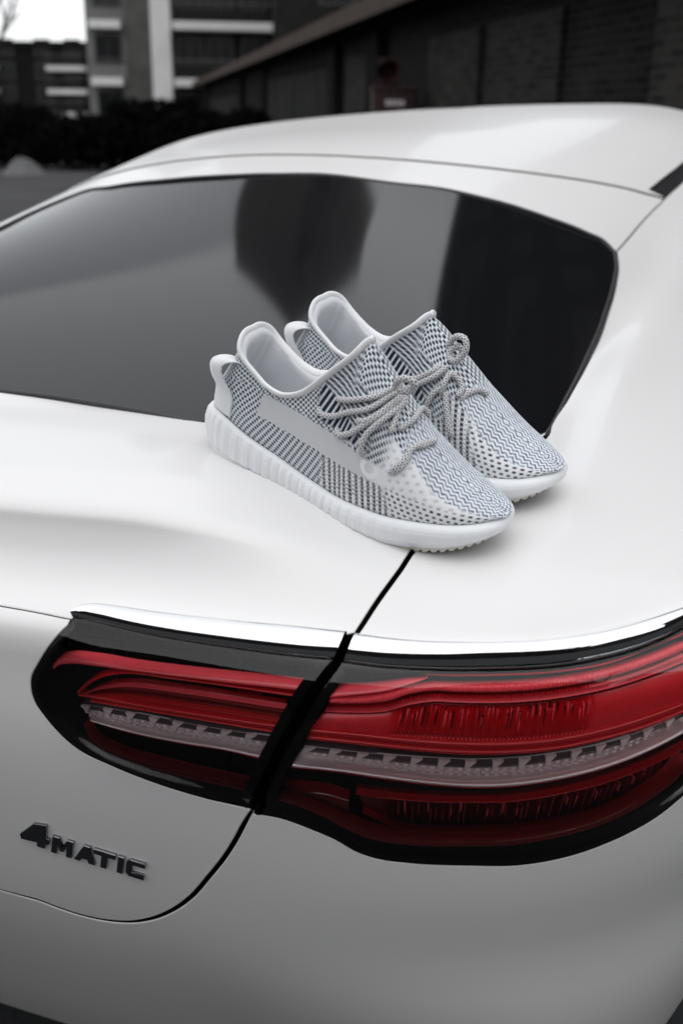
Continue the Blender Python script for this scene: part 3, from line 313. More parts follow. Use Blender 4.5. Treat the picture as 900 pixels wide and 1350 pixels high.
# strip between window and roof seam
panel('tailgate_upper_frame',[(mir(smr)[:-1]+smr,.0022),(s2,.0022),([s2[-1]]+rev(wtop)+[(-s2[-1][0],s2[-1][1])],.0008),([(-q,v) for q,v in rev(s2)],.0022)],M_paint,car,off=-.0028,vz=VZ+[(1.3,2.0,.02)])
di=B['ditch_in']; roofd=di+[(2.38,di[-1][1]-.024),(2.6,di[-1][1]-.030)]
panel('roof_panel',[(mir(smr)[:-1]+smr,.0022),([smr[-1],roofd[0]],0),(roofd,.0012),([roofd[-1],(2.6,2.9)],0),([(2.6,2.9),(-2.6,2.9)],0),([(-2.6,2.9),(-2.6,roofd[0][1])],0),(mir(roofd),.0012)],M_paint,car,coarse=.05,vz=VZ+[(1.3,2.4,.02)])
panel('roof_gutter',[(ditch,.0005),([ditch[-1],roofd[-1]],0),(rev(roofd),.0005)],M_rubber,car,off=-.006,flange=.004)
panel('roof_gutter',[([(-q,v) for q,v in ditch],.0005),([(-ditch[-1][0],ditch[-1][1]),(-roofd[-1][0],roofd[-1][1])],0),([(-q,v) for q,v in rev(roofd)],.0005)],M_rubber,car,off=-.006,flange=.004)
# rear window
wloop=[(wtop,.002),([wtop[-1]]+wr,.002),([corner]+rev(W_bot)[:-1]+mir(W_bot)[1:] if False else [corner]+rev(W_bot)+[(-q,v) for q,v in W_bot[1:]],.002),([(-q,v) for q,v in rev(wr)]+[wtop[0]],.002)]
gl_L,gl_D=loop_of(*wloop); bp,_=S(gl_L[:,0],gl_L[:,1]); ip=[]
for xx in np.linspace(-.45,.45,19):
    for yy in np.linspace(.34,.92,12): ip.append((xx,yy,green(np.array(xx),np.array(yy))+0.0))
ip=np.array(ip); allp=np.vstack([bp,ip]); wts=np.concatenate([np.full(len(bp),3.),np.full(len(ip),.8)])
def gbas(x,y): 
    y=y-.6; x2=x*x; return np.stack([1+0*x,y,y*y,y**3,x2,x2*y,x2*y*y,x2*x2,x2*x2*y,x2**3],-1)
gco=np.linalg.lstsq(gbas(allp[:,0],allp[:,1])*wts[:,None],allp[:,2]*wts,rcond=None)[0]
print('glass fit',np.abs(gbas(bp[:,0],bp[:,1])@gco-bp[:,2]).max(),np.sqrt(np.mean((gbas(bp[:,0],bp[:,1])@gco-bp[:,2])**2)))
win=panel('rear_window',wloop,M_glass,car,off=-.0015,flange=.006,vz=VZ+[(1.3,2.0,.025)])
me=win.data; co=np.empty(len(me.vertices)*3,np.float32); me.vertices.foreach_get('co',co); co=co.reshape(-1,3); mw=np.array(win.matrix_world); 
wx,wy=co[:,0].astype(float),co[:,1].astype(float); gz=gbas(wx,wy)@gco; h_=1e-3; nx_=-(gbas(wx+h_,wy)@gco-gbas(wx-h_,wy)@gco)/(2*h_); ny_=-(gbas(wx,wy+h_)@gco-gbas(wx,wy-h_)@gco)/(2*h_)
sz,_d=S(gl_L[:,0],gl_L[:,1]); co[:,2]=gz-.001; nn_=np.stack([nx_,ny_,np.ones_like(nx_)],1); nn_/=np.linalg.norm(nn_,axis=1,keepdims=True)
me.vertices.foreach_set('co',co.ravel()); me.update(); me.normals_split_custom_set_from_vertices(nn_.tolist())
L,D=loop_of(*wloop); L=shrink(L,D*0+.0005); Pw,_=S(L[:,0],L[:,1],-.003); Pw[:,2]=.5*Pw[:,2]+.5*(gbas(Pw[:,0],Pw[:,1])@gco)+.0005; Vt,Ft=tube(Pw[::2],.0036,8,closed=True)
link('window_seal',npmesh('window_seal',Vt,Ft),M_rubber,car)
# black liner added behind the gaps so they read as shade
q=np.linspace(-2.6,2.6,210); v=np.concatenate([np.linspace(.02,.66,30),np.linspace(.67,1.1,40),np.linspace(1.13,2.9,50)]); Q,V=np.meshgrid(q,v); P,N=S(Q,V,-.034)
link('gap_shade_liner',npmesh('gap_shade_liner',P.reshape(-1,3),gridF(len(v),len(q)),N.reshape(-1,3)),M_void,car)
# ---------------------------------------------------------------- tail lamps
CLIP={}
def bar(name,key,mat,parent,h=.0025,rows=7,n=160,drop=.007,fn=None):
    d=B[key] if isinstance(key,str) else key; off=d['off']; a=resample(catmull(d['a'],10),n); b=resample(catmull(d['b'],10),n)
    if parent.name in CLIP:
        ok=inside((a+b)/2,CLIP[parent.name])&inside(a*.75+b*.25,CLIP[parent.name])&inside(a*.25+b*.75,CLIP[parent.name]); ii=np.where(ok)[0]
        if len(ii)>4: a=resample(a[ii[0]:ii[-1]+1],n); b=resample(b[ii[0]:ii[-1]+1],n)
    t=np.linspace(0,1,rows); Q=a[None]*(1-t[:,None,None])+b[None]*t[:,None,None]
    pr=off+h*np.sqrt(np.clip(1-(2*t-1)**2,0,1))[:,None]*np.ones((1,n))
    if fn is not None: pr=pr+fn(t[:,None],np.linspace(0,1,n)[None,:])
    Qe=np.concatenate([Q[:1],Q,Q[-1:]]); pe=np.concatenate([pr[:1]*0+off-drop,pr,pr[:1]*0+off-drop])
    P,_=S(Qe[...,0],Qe[...,1]); nn=S(Qe[...,0],Qe[...,1])[1]; P=P+nn*pe[...,None]
    F=gridF(rows+2,n,flip=True); me=npmesh(name,P.reshape(-1,3),F); 
    # outward orientation
    pl=me.polygons[len(F)//2]; 
    if pl.normal.dot(Vector(nn.reshape(-1,3)[F[len(F)//2][0]]))<0: me.flip_normals()
    try: me.set_sharp_from_angle(angle=math.radians(50))
    except Exception: pass
    return link(name,me,mat,parent)
si=B['slit_in']; so=B['slit_out']; cib=B['chr_in_bot']; cob=B['chr_out_bot']
tip=[(1.0,.668),(1.10,.672)]
in_floor=[(cib,.0005),(si[1:],.001),([si[-1]]+rev(le)+[cib[0]],.0014)]
out_floor=[(cob+tip,.0005),([tip[-1],(1.05,.635),(.95,.595)]+rev(lb),.0014),([lb[0]]+rev(so[1:]),.001)]
lamp1=panel('tail_lamp',[([cib[0],cib[4],cib[-1]],.004),([si[1],si[3],si[-1]],.001),([si[-1],le[8],le[6],le[4],le[2],cib[0]],.0025)],M_black,car,off=-.021,flange=.006)
lamp1['label']='narrow inner tail lamp section fixed to the tailgate'
lamp2=panel('tail_lamp',[([cob[0],cob[4],cob[8],tip[-1]],.004),([tip[-1],(1.05,.635),(.95,.595)]+rev(lb)[::2]+[lb[0]],.0025),([lb[0],so[3],cob[0]],.001)],M_black,car,off=-.023,flange=.006)
lamp2['label']='wide outer tail lamp section wrapping the rear corner'
_vb=np.array(sorted([tuple(p) for p in list(le[3:])+list(lb)+[(.95,.595),(1.05,.635),(1.12,.66)]])); 
def lens_bulge(q,v):
    vb=np.interp(q,_vb[:,0],_vb[:,1]); vt=.682; t=np.clip((vt-v)/(vt-vb+1e-6),0,1); a=np.clip(t/.72,0,1); return .013*(1-(1-a)**2)*(1-sstep3(.72,1.0,t))*np.clip((vt-vb)/.12,0,1)*sstep3(.365,.43,q)
for lp,fl in ((lamp1,in_floor),(lamp2,out_floor)):
    panel('lens',fl,M_lens,lp,off=.0004,flange=.003,roll=.0004,dfn=lens_bulge,qz=[(-.1,1.3,.008)],vz=[(.4,.75,.005)])
    # black rim wall between floor and lens
    L,D=loop_of(*fl); Lo=shrink(L,D*0+.0012); rows=[S(Lo[:,0],Lo[:,1],o)[0] for o in (-.0008,-.024)]; Li=shrink(L,np.where(np.abs(D-.001)<1e-5,.0080,np.where(np.abs(D-.0005)<1e-5,.0022,.0058))); rows.insert(0,S(Li[:,0],Li[:,1],-.0022)[0])
    link('lamp_rim',npmesh('lamp_rim',np.vstack(rows),gridF(3,len(L),wrap=True)),M_black,lp)
bar('chrome_strip',dict(off=.0,a=B['chr_in_top'],b=cib[:-1]+[cib[-1]]),M_chrome,lamp1,h=.0062,rows=16,n=200,drop=.004,fn=lambda t,s:.003-.007*t+0*s)
bar('chrome_strip',dict(off=.0,a=[B['slit_out'][0]]+ct[1:]+[(1.05,.688)],b=cob+[(1.05,.676)]),M_chrome,lamp2,h=.0062,rows=16,n=240,drop=.004,fn=lambda t,s:.003-.007*t+0*s)
for lp,fl in ((lamp1,in_floor),(lamp2,out_floor)):
    L,D=loop_of(*fl); CLIP[lp.name]=shrink(L,np.where(np.abs(D-.001)<1e-5,.0065,.0005))
def flutes(n,amp,lo=0,hi=1,jit=.0):
    def f(t,s):
        m=sstep3(lo,lo+.06,s)*(1-sstep3(hi-.06,hi,s)); k=np.abs(((s*n)%1)-.5)*2
        return m*amp*(k-.5)*np.clip(np.sin(np.pi*np.clip(t*1.1-.05,0,1))*3,0,1)+0*t
    return f
def cells(n,amp):
    def f(t,s):
        c=(s*n)%1; up=np.clip((.52-t)/.52,0,1)
        dish=-amp*np.clip(1-((c-.45)**2*3.4+(t-.28)**2*9),0,1)*(t<.56)
        bead=.0009*((np.floor(s*n*7)%2)*2-1)*((t>.60)&(t<.80))
        return dish+bead
    return f
for key,nm,mat,kw in [('in_bar','light_guide',M_redhot,dict(fn=lambda t,s:.003*t+0*s)),('in_loop_top','light_guide',M_redmid,dict(h=.002)),('in_panel','reflector_panel',M_reddeep,dict(h=.003,rows=9)),
    ('in_low','light_guide',M_redmid,dict(h=.002)),('in_low2','light_guide',M_redmid,dict(h=.0015)),
    ('in_silver','silver_trim',M_silver,dict(h=.0018,fn=lambda t,s:.0035*t+0*s)),('in_red2','light_guide',M_redmid,dict(h=.001)),('in_d1','light_guide',M_redhot,dict(h=.0016,fn=lambda t,s:.003*t+0*s)),('in_d2','light_guide',M_redmid,dict(h=.0016))]: bar(nm,key,mat,lamp1,**kw)
for key,nm,mat,kw in [('out_rim','light_guide',M_redmid,dict(h=.001)),('out_bar','light_guide',M_redhot,dict(fn=lambda t,s:.004*t+0*s)),('out_tube','light_guide',M_redhot,dict(h=.003,rows=9,n=700,fn=lambda t,s:.0005*np.sign(np.sin(s*2*np.pi*130))*(t>.2)*(t<.8))),
    ('out_panel','reflector_panel',M_red,dict(h=.002,rows=12,n=900,fn=(lambda g:(lambda t,s:g(t,s)+.007*t))(flutes(95,.0060,.17,.72)))),('out_r1','light_guide',M_redmid,dict(h=.002)),('out_r2','light_guide',M_redmid,dict(h=.002)),
    ('out_silver','silver_trim',M_silver,dict(h=.002,fn=lambda t,s:.004*t+0*s)),('out_red3','light_guide',M_redmid,dict(h=.001)),
    ('out_lowpanel','reflector_panel',M_reddark,dict(h=.001,rows=12,n=800,fn=flutes(75,.004,.05,.95))),('out_lobe','reflector_panel',M_reddeep,dict(h=.004)),('out_f1','light_guide',M_redhot,dict(h=.002,fn=lambda t,s:.004*t+0*s)),('out_f2','light_guide',M_redmid,dict(h=.001))]: bar(nm,key,mat,lamp2,**kw)
def sub(key,t0,t1,n=70):
    d=B[key]; a=resample(catmull(d['a'],10),n); b=resample(catmull(d['b'],10),n); return dict(off=d['off'],a=a*(1-t0)+b*t0,b=a*(1-t1)+b*t1)
def prism(name,pts,o0,o1,mat,parent):
    A=np.array(pts); t_=S(A[:,0],A[:,1],o1)[0]; b_=S(A[:,0],A[:,1],o0)[0]; n=len(A); c=np.cross(t_[1]-t_[0],t_[2]-t_[0])@S(A[0,0],A[0,1])[1]
    F=[tuple(range(n))]+[(i,n+i,n+(i+1)%n,(i+1)%n) for i in range(n)]
    if c<0: F=[f[::-1] for f in F]
    return link(name,npmesh(name,np.vstack([t_,b_]),F,smooth=False),mat,parent)
def beads(n,amp):
    def f(t,s):
        k=np.floor(s*n); row=np.floor(np.clip(t,0,.999)*2); return amp*np.where((np.mod(k+row,2)<.5)&(t>.08)&(t<.92),1.0,-.4)
    return f
for lp,key,nc in ((lamp1,'in_clear',8),(lamp2,'out_clear',15)):
    bar('led_strip',sub(key,0,.50),M_smoke,lp,h=.0012,rows=7,n=200)
    bar('bead_strip',sub(key,.50,.80),M_clear,lp,h=.0012,rows=10,n=900,fn=beads(nc*6,.0022))
    bar('silver_trim',sub(key,.82,1.0),M_clear,lp,h=.0010,rows=6,n=300,fn=lambda t,s:.003*t+0*s)
    d=B[key]; a=resample(catmull(d['a'],10),400); b=resample(catmull(d['b'],10),400); off=d['off']
    if lp.name in CLIP:
        ii=np.where(inside((a+b)/2,CLIP[lp.name]))[0]; a=resample(a[ii[0]:ii[-1]+1],400); b=resample(b[ii[0]:ii[-1]+1],400)
    for k in range(nc):
        at=lambda s_,t_: tuple((a[int(min(max(s_,0),1)*399)]*(1-t_)+b[int(min(max(s_,0),1)*399)]*t_))
        s0=(k+.04)/nc; w_=1/nc
        prism('led_fin',[at(s0,.04),at(s0+.42*w_,.04),at(s0+.12*w_,.47),at(s0+.03*w_,.47)],off-.004,off+.0032,M_clear,lp)
# moulded lines, then bright and dark slivers coloured to imitate flute glints
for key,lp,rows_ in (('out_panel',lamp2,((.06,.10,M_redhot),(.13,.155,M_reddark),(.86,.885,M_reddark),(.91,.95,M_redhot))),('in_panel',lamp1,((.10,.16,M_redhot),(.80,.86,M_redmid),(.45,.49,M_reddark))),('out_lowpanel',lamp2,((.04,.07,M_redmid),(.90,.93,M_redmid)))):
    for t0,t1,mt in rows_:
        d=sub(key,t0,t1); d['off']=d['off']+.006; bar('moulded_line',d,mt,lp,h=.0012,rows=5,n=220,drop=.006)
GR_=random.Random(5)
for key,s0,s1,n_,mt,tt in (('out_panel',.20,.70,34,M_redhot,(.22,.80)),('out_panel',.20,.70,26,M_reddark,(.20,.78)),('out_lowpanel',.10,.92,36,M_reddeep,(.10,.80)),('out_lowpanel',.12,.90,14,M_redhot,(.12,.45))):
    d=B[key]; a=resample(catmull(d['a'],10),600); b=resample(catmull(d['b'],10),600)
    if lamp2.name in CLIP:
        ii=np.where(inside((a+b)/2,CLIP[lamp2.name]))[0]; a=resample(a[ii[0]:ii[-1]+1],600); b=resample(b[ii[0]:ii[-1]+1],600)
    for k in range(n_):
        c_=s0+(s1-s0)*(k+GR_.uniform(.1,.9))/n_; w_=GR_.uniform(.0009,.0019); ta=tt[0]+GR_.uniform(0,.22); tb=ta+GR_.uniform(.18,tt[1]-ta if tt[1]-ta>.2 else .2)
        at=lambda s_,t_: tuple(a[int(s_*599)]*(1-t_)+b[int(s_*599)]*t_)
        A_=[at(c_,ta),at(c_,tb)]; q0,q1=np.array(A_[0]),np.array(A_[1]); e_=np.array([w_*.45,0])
        prism('glint_sliver',[tuple(q0-e_),tuple(q0+e_),tuple(q1+e_*.6),tuple(q1-e_*.6)],d['off']-.002,d['off']+.0058,mt,lamp2)
# ---------------------------------------------------------------- raised badge letters
badge=None
def letter(pts,parent,name,hole=None,h=.0030):
    L=np.array(pts); 
    if area2(L)<0: L=L[::-1].copy()
    n=len(L); rings=[]; 
    A=L; loops=[list(range(n))]
    if hole is not None:
        Hh=np.array(hole)
        if area2(Hh)>0: Hh=Hh[::-1].copy()
        A=np.vstack([L,Hh]); loops.append(list(range(n,n+len(Hh))))
    edges=[(l[i],l[(i+1)%len(l)]) for l in loops for i in range(len(l))]
    r=geometry.delaunay_2d_cdt([Vector((float(a)*100,float(b)*100)) for a,b in A],edges,[],4 if hole is not None else 1,1e-7)
    vo=np.array([(v.x,v.y) for v in r[0]])/100
    top,nn=S(vo[:,0],vo[:,1],h); bot=S(vo[:,0],vo[:,1],-.002)[0]; k=len(vo)
    bm=bmesh.new(); vt=[bm.verts.new(p) for p in top]; vb=[bm.verts.new(p) for p in bot]
    for f in r[2]:
        c=np.cross(top[f[1]]-top[f[0]],top[f[2]]-top[f[0]])@nn[f[0]]; f=list(f) if c>0 else list(f)[::-1]
        bm.faces.new([vt[i] for i in f])
    oi={}
    for i,og in enumerate(r[3]):
        for q_ in og: oi[q_]=i
    for a,b in edges:
        a,b=oi[a],oi[b]
        try: bm.faces.new([vt[a],vb[a],vb[b],vt[b]])
        except ValueError: pass
    bmesh.ops.recalc_face_normals(bm,faces=bm.faces)
    es=[e for e in bm.edges if len(e.link_faces)==2 and all(v in set(vt) for v in e.verts) and e.calc_face_angle(0)>.8]
    try: bmesh.ops.bevel(bm,geom=es,offset=.0012,segments=3,affect='EDGES',profile=.5)
    except Exception: pass
    me=bpy.data.meshes.new(name); bm.to_mesh(me); bm.free()
    return link(name,me,M_badge,parent)
bdg=bpy.data.objects.new('badge',None); col.objects.link(bdg); bdg.parent=car; bdg.matrix_parent_inverse=Matrix.Translation((0,-2.2,0)); bdg['label']='dark chrome lettering reading 4MATIC'
bc=S(np.array(.33),np.array(.46))[0]; bdg.location=bc; bpy.context.view_layer.update()
for ch in '4MATIC':
    for pts in B['letters'][ch]: letter(pts,bdg,'letter',B['a_hole'] if ch=='A' else B['four_hole'] if ch=='4' else None)
# ---------------------------------------------------------------- sneaker master shape (mm on a 300 mm shoe: x heel to toe, s to the outer side, z up)
PLX=np.array([0,2,6,15,30,60,100,140,180,210,240,265,285,294,298.5,300.])
PLA=np.array([0,10,17,25,32,37,38.5,42.5,48,50,47.5,41,29.5,20,10.5,0])
PME=np.array([0,10,17,25,32,35,34,36,42,46.5,47,42.5,32.5,22.5,12,0])
_Zt=spl([0,20,40,60,91,119,138,161,184,209,245,275,300],[50,54,51,45,38,31,28,25.5,26.5,28.5,34,38.5,43])
_Zb=spl([0,10,30,80,135,190,212,236,254,280,300],[19,10,3.5,2.5,1,-1.5,.5,6,10.5,19,29])
def outline_pts(n):
    """dense closed plan outline, heel centre -> outer side -> toe -> inner side; returns x,s, outward normal"""
    a=np.stack([PLX,PLA],1); b=np.stack([PLX,-PME],1)[::-1]
    P=np.vstack([a,b[1:-1]]); A=np.vstack([P,P,P]); k=len(P)
    L=np.concatenate([[0],np.cumsum(np.linalg.norm(np.diff(A,axis=0),axis=1))]); t0,t1=L[k],L[2*k]; t=np.linspace(t0,t1,4000,endpoint=False)
    C=np.stack([spl(L,A[:,0])(t),spl(L,A[:,1])(t)],1)
    C=np.vstack([C[:1],C[1:]]); s=np.concatenate([[0],np.cumsum(np.linalg.norm(np.diff(np.vstack([C,C[:1]]),axis=0),axis=1))]); u=np.linspace(0,s[-1],n,endpoint=False)
    CC=np.vstack([C,C[:1]]); x=np.interp(u,s,CC[:,0]); y=np.interp(u,s,CC[:,1])
    T=np.stack([np.roll(x,-1)-np.roll(x,1),np.roll(y,-1)-np.roll(y,1)],1); T/=np.linalg.norm(T,axis=1,keepdims=True); N=np.stack([-T[:,1],T[:,0]],1)
    return x,y,N,u
# index tables: base x, top x, top s, top z
UB=np.array([0,9,20,34,50,66,82,97,112,128,146,160,172,186,200,215,230,246,262,277,288,296,300.])
UT=np.array([(38,0,130),(38.5,12.5,129.5),(42,23,123),(49,26.5,114),(64,27,103.5),(75,28,97.5),(87,28,94.5),(98,28,96),(112,27,103),(126,26,117),(141,22,134),(152,13,148),(158,0,155),(171,0,140),(185,0,123),(203,0,102),(221,0,85.5),(242,0,70.5),(262,0,60),(278,0,53.5),(288,0,50),(293.5,0,48),(296.3,0,45.5)],float)
def upper(side,na=520,nb=170,tipz=0.0):
    """grid (na,nb,3) of the knit upper for one side (side=+1 outer, -1 inner)"""
    n=len(UB); idx=np.arange(n,dtype=float); ia=np.linspace(0,n-1,na)
    f=lambda c: spl(idx,c)(ia)
    xo,so,No,_=outline_pts(3000); half=so*side>=-1e-9
    top=[]; 
    m=(so*side>0)|(np.arange(3000)==0)
    # outline on this side as function of x (monotone arc from heel to toe)
    order=np.argsort(xo[m]); X_=xo[m][order]; S_=np.abs(so[m][order])
    bx=np.clip(f(UB),0,300); 
    hx=np.linspace(0,1,4000)
    X2=np.concatenate([[0],X_,[300]]);S2=np.concatenate([[0],S_,[0]])
    bs=np.interp(bx,X2,S2); e=.6
    # outward normal from neighbouring outline points
    x1,x2=np.clip(bx-e,0,300),np.clip(bx+e,0,300); d=np.interp(x2,X2,S2)-np.interp(x1,X2,S2); nx=-d; ns=(x2-x1); l=np.hypot(nx,ns)+1e-9; nx/=l; ns/=l
    nx[0],ns[0]=-1,0; nx[-1],ns[-1]=1,0
    inset=6.0; bx2=bx-nx*inset; bs2=np.maximum(bs-ns*inset,0); bz=_Zt(bx)-1.5
    bs2[0]=bs2[-1]=0
    tx,ts,tz=f(UT[:,0]),f(UT[:,1]),f(UT[:,2]); ts=np.maximum(ts,0); ts*=1-sstep(11.6,12.0,ia); ts[0]=0
    tz=tz+tipz*np.exp(-((ia-12)/2.2)**2)
    ridge=sstep(9.0,13.2,ia); h=tz-bz; heel=1-sstep(1.5,4.5,ia); toe=sstep(17,21.5,ia)
    B_=np.stack([bx2,bs2,bz],1); T_=np.stack([tx,ts,tz],1)
    bul=2.2+1.6*heel+1.0*sstep(13,16,ia)-1.2*toe
    P1=B_+np.stack([nx*bul,ns*bul,h*(.38*(1-ridge)+.60*ridge)],1)
    kx=ridge*.0; wid=bs2*(.44+.24*sstep(12.5,17,ia))+3*sstep(11,12.5,ia)
    coll=T_+np.stack([nx*(1.0-3.*heel),ns*2.0,-.30*h],1); coll[:,0]-=heel*2.0
    rid=T_+np.stack([nx*toe*13,wid,-h*.03*np.ones(na)],1)
    P2=coll*(1-ridge[:,None])+rid*ridge[:,None]
    t=np.linspace(0,1,nb)[None,:,None]
    G=(1-t)**3*B_[:,None]+3*(1-t)**2*t*P1[:,None]+3*(1-t)*t*t*P2[:,None]+t**3*T_[:,None]
    G[...,1]*=side
    return G,ia
def gnormal(G,side):
    du=np.gradient(G,axis=0); dv=np.gradient(G,axis=1); n=np.cross(dv,du)*side; return n/(np.linalg.norm(n,axis=-1,keepdims=True)+1e-9)
# ---------------------------------------------------------------- sneakers
def colmat(name,rough,sub=0,spec=.35,rad=.002):
    m,n,b=nodemat(name); a=n.nodes.new('ShaderNodeVertexColor'); a.layer_name='col'; n.links.new(a.outputs[0],b.inputs['Base Color']); b.inputs['Roughness'].default_value=rough; b.inputs['Specular IOR Level'].default_value=spec
    if sub: b.inputs['Subsurface Weight'].default_value=sub; b.inputs['Subsurface Radius'].default_value=(rad,rad,rad)
    b.inputs['Sheen Weight'].default_value=.15
    return m
M_knit=colmat('patterned_knit',.85,spec=.15)
M_lace=colmat('rope_lace_weave',.85,spec=.15)
M_bind=pmat('white_binding',(.85,.855,.865),rough=.75,spec=.2,bump=(1500,.25,.0003))
M_lining=pmat('pale_lining',(.76,.775,.80),rough=.9,spec=.1,bump=(1400,.3,.0003))
M_foot=pmat('grey_insole',(.46,.475,.50),rough=.9,spec=.1,bump=(1800,.3,.0003))
M_strap=pmat('webbing_strap',(.82,.83,.85),rough=.8,spec=.2,bump=(1700,.5,.0004))
M_sole=pmat('frosted_rubber',(.84,.855,.875),rough=.38,spec=.4,sub=.55,bump=(500,.06,.0004))
M_out=pmat('gum_clear_outsole',(.66,.635,.57),rough=.4,sub=.3)
def setcol(me,C):
    a=me.color_attributes.new('col','FLOAT_COLOR','POINT'); a.data.foreach_set('color',np.concatenate([C,np.ones((len(C),1))],1).astype(np.float32).ravel())
LIGHT=np.array([.86,.90,.96]);DARK=np.array([.014,.020,.040]);MID=np.array([.30,.335,.395]);WHITE=np.array([.87,.885,.905])
def hash2(i,j): return np.mod(np.sin(i*12.9898+j*78.233)*43758.5453,1.0)
def smooth01(x,w=.18): return np.clip(.5+x/w,0,1)
def stripe_z(x):   # lower and upper edge of the side band (z over x)
    lo=np.interp(x,[55,62,83,123,162,184,205,225,262],[72,71,67,60.5,55.5,54.5,54,52,47]); hi=np.interp(x,[60,68,110,158,181,207,225,262],[93,91,84.5,77,72,67,62,53]); return lo,hi
def knit(G,ia,side):
    """per-vertex colour and relief (mm) of the knit"""
    x,s,z=G[...,0],np.abs(G[...,1]),G[...,2]
    na,nb=x.shape
    h=np.concatenate([np.zeros((na,1)),np.cumsum(np.linalg.norm(np.diff(G,axis=1),axis=2),axis=1)],1)
    um=np.concatenate([[0],np.cumsum(np.linalg.norm(np.diff(G[:,nb//3],axis=0),axis=1))])[:,None]*np.ones((1,nb)); H=h[:,-1:]; top=H-h
    lo,hi=stripe_z(x); b=np.linspace(0,1,nb)[None,:]*np.ones((na,1)); I=ia[:,None]*np.ones((1,nb))
    hz=z-lo
    C=np.empty(x.shape+(3,)); R=np.zeros_like(x)
    def chk(U,V,pu,pv,duty=.5,soft=.22):
        r=np.floor(V/pv); fu=np.mod(U/pu+.5*np.mod(r,2),1)-.5; fv=np.mod(V/pv,1)-.5
        return smooth01(duty/2-np.abs(fu),soft)*smooth01(.40-np.abs(fv),.25)
    # A rear quarter: fine alternating dashes running in slightly tilted courses
    A=chk(um+.35*z,hz+.12*um,4.7,2.9,.58)
    # B above the band: upright columns of dashes
    Bq=chk(z*1.0-.25*um,um+.20*z,4.6,2.9,.56)
    # C bold slanted bars beside the throat
    ph=(um*.80+z*-.48)/5.2; bars=smooth01(.31-np.abs(np.mod(ph,1)-.5),.10); bars*=1-.55*chk(z,um,1.9,2.3,.5)*(1-bars)
    ph2=(um*.35+z*.80)/3.9; fine=smooth01(.29-np.abs(np.mod(ph2,1)-.5),.16)*(.55+.45*chk(um,z,2.2,3.0,.9))
    # D midfoot: fat light columns between dotted dark ones
    cu=np.mod(um/7.2+.02*z,1); bump=np.mod(z/3.6+.5*np.mod(np.floor(um/7.2),2),1)
    colm=np.abs(cu-.5)*2; Dp=smooth01(colm-.52,.2)*(.45+.55*smooth01(.30-np.abs(bump-.5),.2)); Dp=np.maximum(Dp,.75*smooth01(.14-np.abs(bump-.02),.1)*smooth01(.45-colm,.2))
    # E forefoot side: white with scattered dark dashes in slanted rows
    r=np.floor((h+.22*um)/4.2); fu=np.mod(um/6.6+.37*r+.08*np.sin(r*3),1); fv=np.mod((h+.22*um)/4.2,1)
    E=smooth01(.24-np.abs(fu-.5),.12)*smooth01(.25-np.abs(fv-.5),.14)*(.8+.2*hash2(np.floor(um/6.6+.37*r),r))
    # F milky panel with faint dots
    fu=np.mod(um/9+.5*np.floor(h/6.2),1); Fp=.28*smooth01(.2-np.abs(fu-.5),.15)*smooth01(.22-np.abs(np.mod(h/6.2,1)-.5),.15)
    # G toe top: fine waves along the foot
    wv=(top+1.1*np.sin(um*2*np.pi/6.0)+.5*np.sin(um*2*np.pi/13))/4.3; Gp=.92*smooth01(.22-np.abs(np.mod(wv,1)-.5),.22)*(.6+.4*hash2(np.floor(um/1.8),np.floor(wv)))
    # H lace panel: chain columns
    Hp=chk(um*.9,top+.25*um,4.9,3.3,.58)
    wl=lambda a,c,v:sstep3(a,c,v)
    below=1-wl(-.5,1.5,hz)
    jit=1.6*np.sin(z*1.9)+1.2*np.sin(um*1.3)
    # region weights (first match wins, softly)
    W=[];P=[]
    toewhite=wl(-2,2,(h-(30-.0*um))) # height on the toe side
    vamp=wl(-1.5,1.5,b*1.0*60-(60*(.66-.16*sstep(205,262,x)))+jit*.6)*wl(206,214,x+jit*1.2)
    P.append(Gp);W.append(vamp)
    lacez=wl(-1,1,(b-.60)*50)*wl(11.0,11.8,I)*(1-wl(212,222,x)); P.append(Hp);W.append(lacez)
    thr=wl(126,131,x-.0*z+jit*.5)*(1-wl(178,186,x+(z-100)*.25+jit*.5))*wl(4,7,z-hi)
    sel=wl(-3,3,(z-(hi+27))+.55*(x-150)); P.append(bars*(1-sel)+fine*sel);W.append(thr)
    up=wl(0,2,z-hi)*(1-wl(196,206,x)); P.append(Bq*(1-wl(150,160,x))+Hp*wl(150,160,x));W.append(up)
    if side>0:
        milk=wl(178,196,x+jit*2)*wl(0,5,z-lo+2-.0*x)*(1-wl(268,286,x)); P.append(Fp);W.append(milk)
    fore=wl(207,216,x+.55*(z-40)+jit-(30 if side<0 else 0)); P.append(E);W.append(fore)
    mid=wl(138,146,x+jit*1.2); P.append(Dp);W.append(mid)
    P.append(A);W.append(np.ones_like(x))
    rem=np.ones_like(x); D=np.zeros_like(x); lt=np.zeros(x.shape+(3,)); 
    tints=[MID*.0+np.array([.82,.87,.95]),LIGHT,LIGHT*.9,LIGHT,]+([WHITE] if side>0 else [])+[WHITE,WHITE*.97,LIGHT]
    for p,w_,tn in zip(P,W,tints):
        a=rem*w_; D+=a*p; lt+=a[...,None]*tn; rem=rem*(1-w_)
    edge=smooth01(2.2-h,1.0); D=np.maximum(D,.9*edge*smooth01(.3-np.abs(np.mod(um/2.6,1)-.5),.2))
    stit=.5+.5*np.sin(um*2*np.pi/1.25)*np.sin(z*2*np.pi/1.5)
    lt=lt*(1-.06*stit[...,None])
    jn=(.92+.16*RNG.random(x.shape))[...,None]
    C=(lt*(1-D[...,None])+DARK*D[...,None])*jn
    R=.45*(1-D)-.2+.12*stit
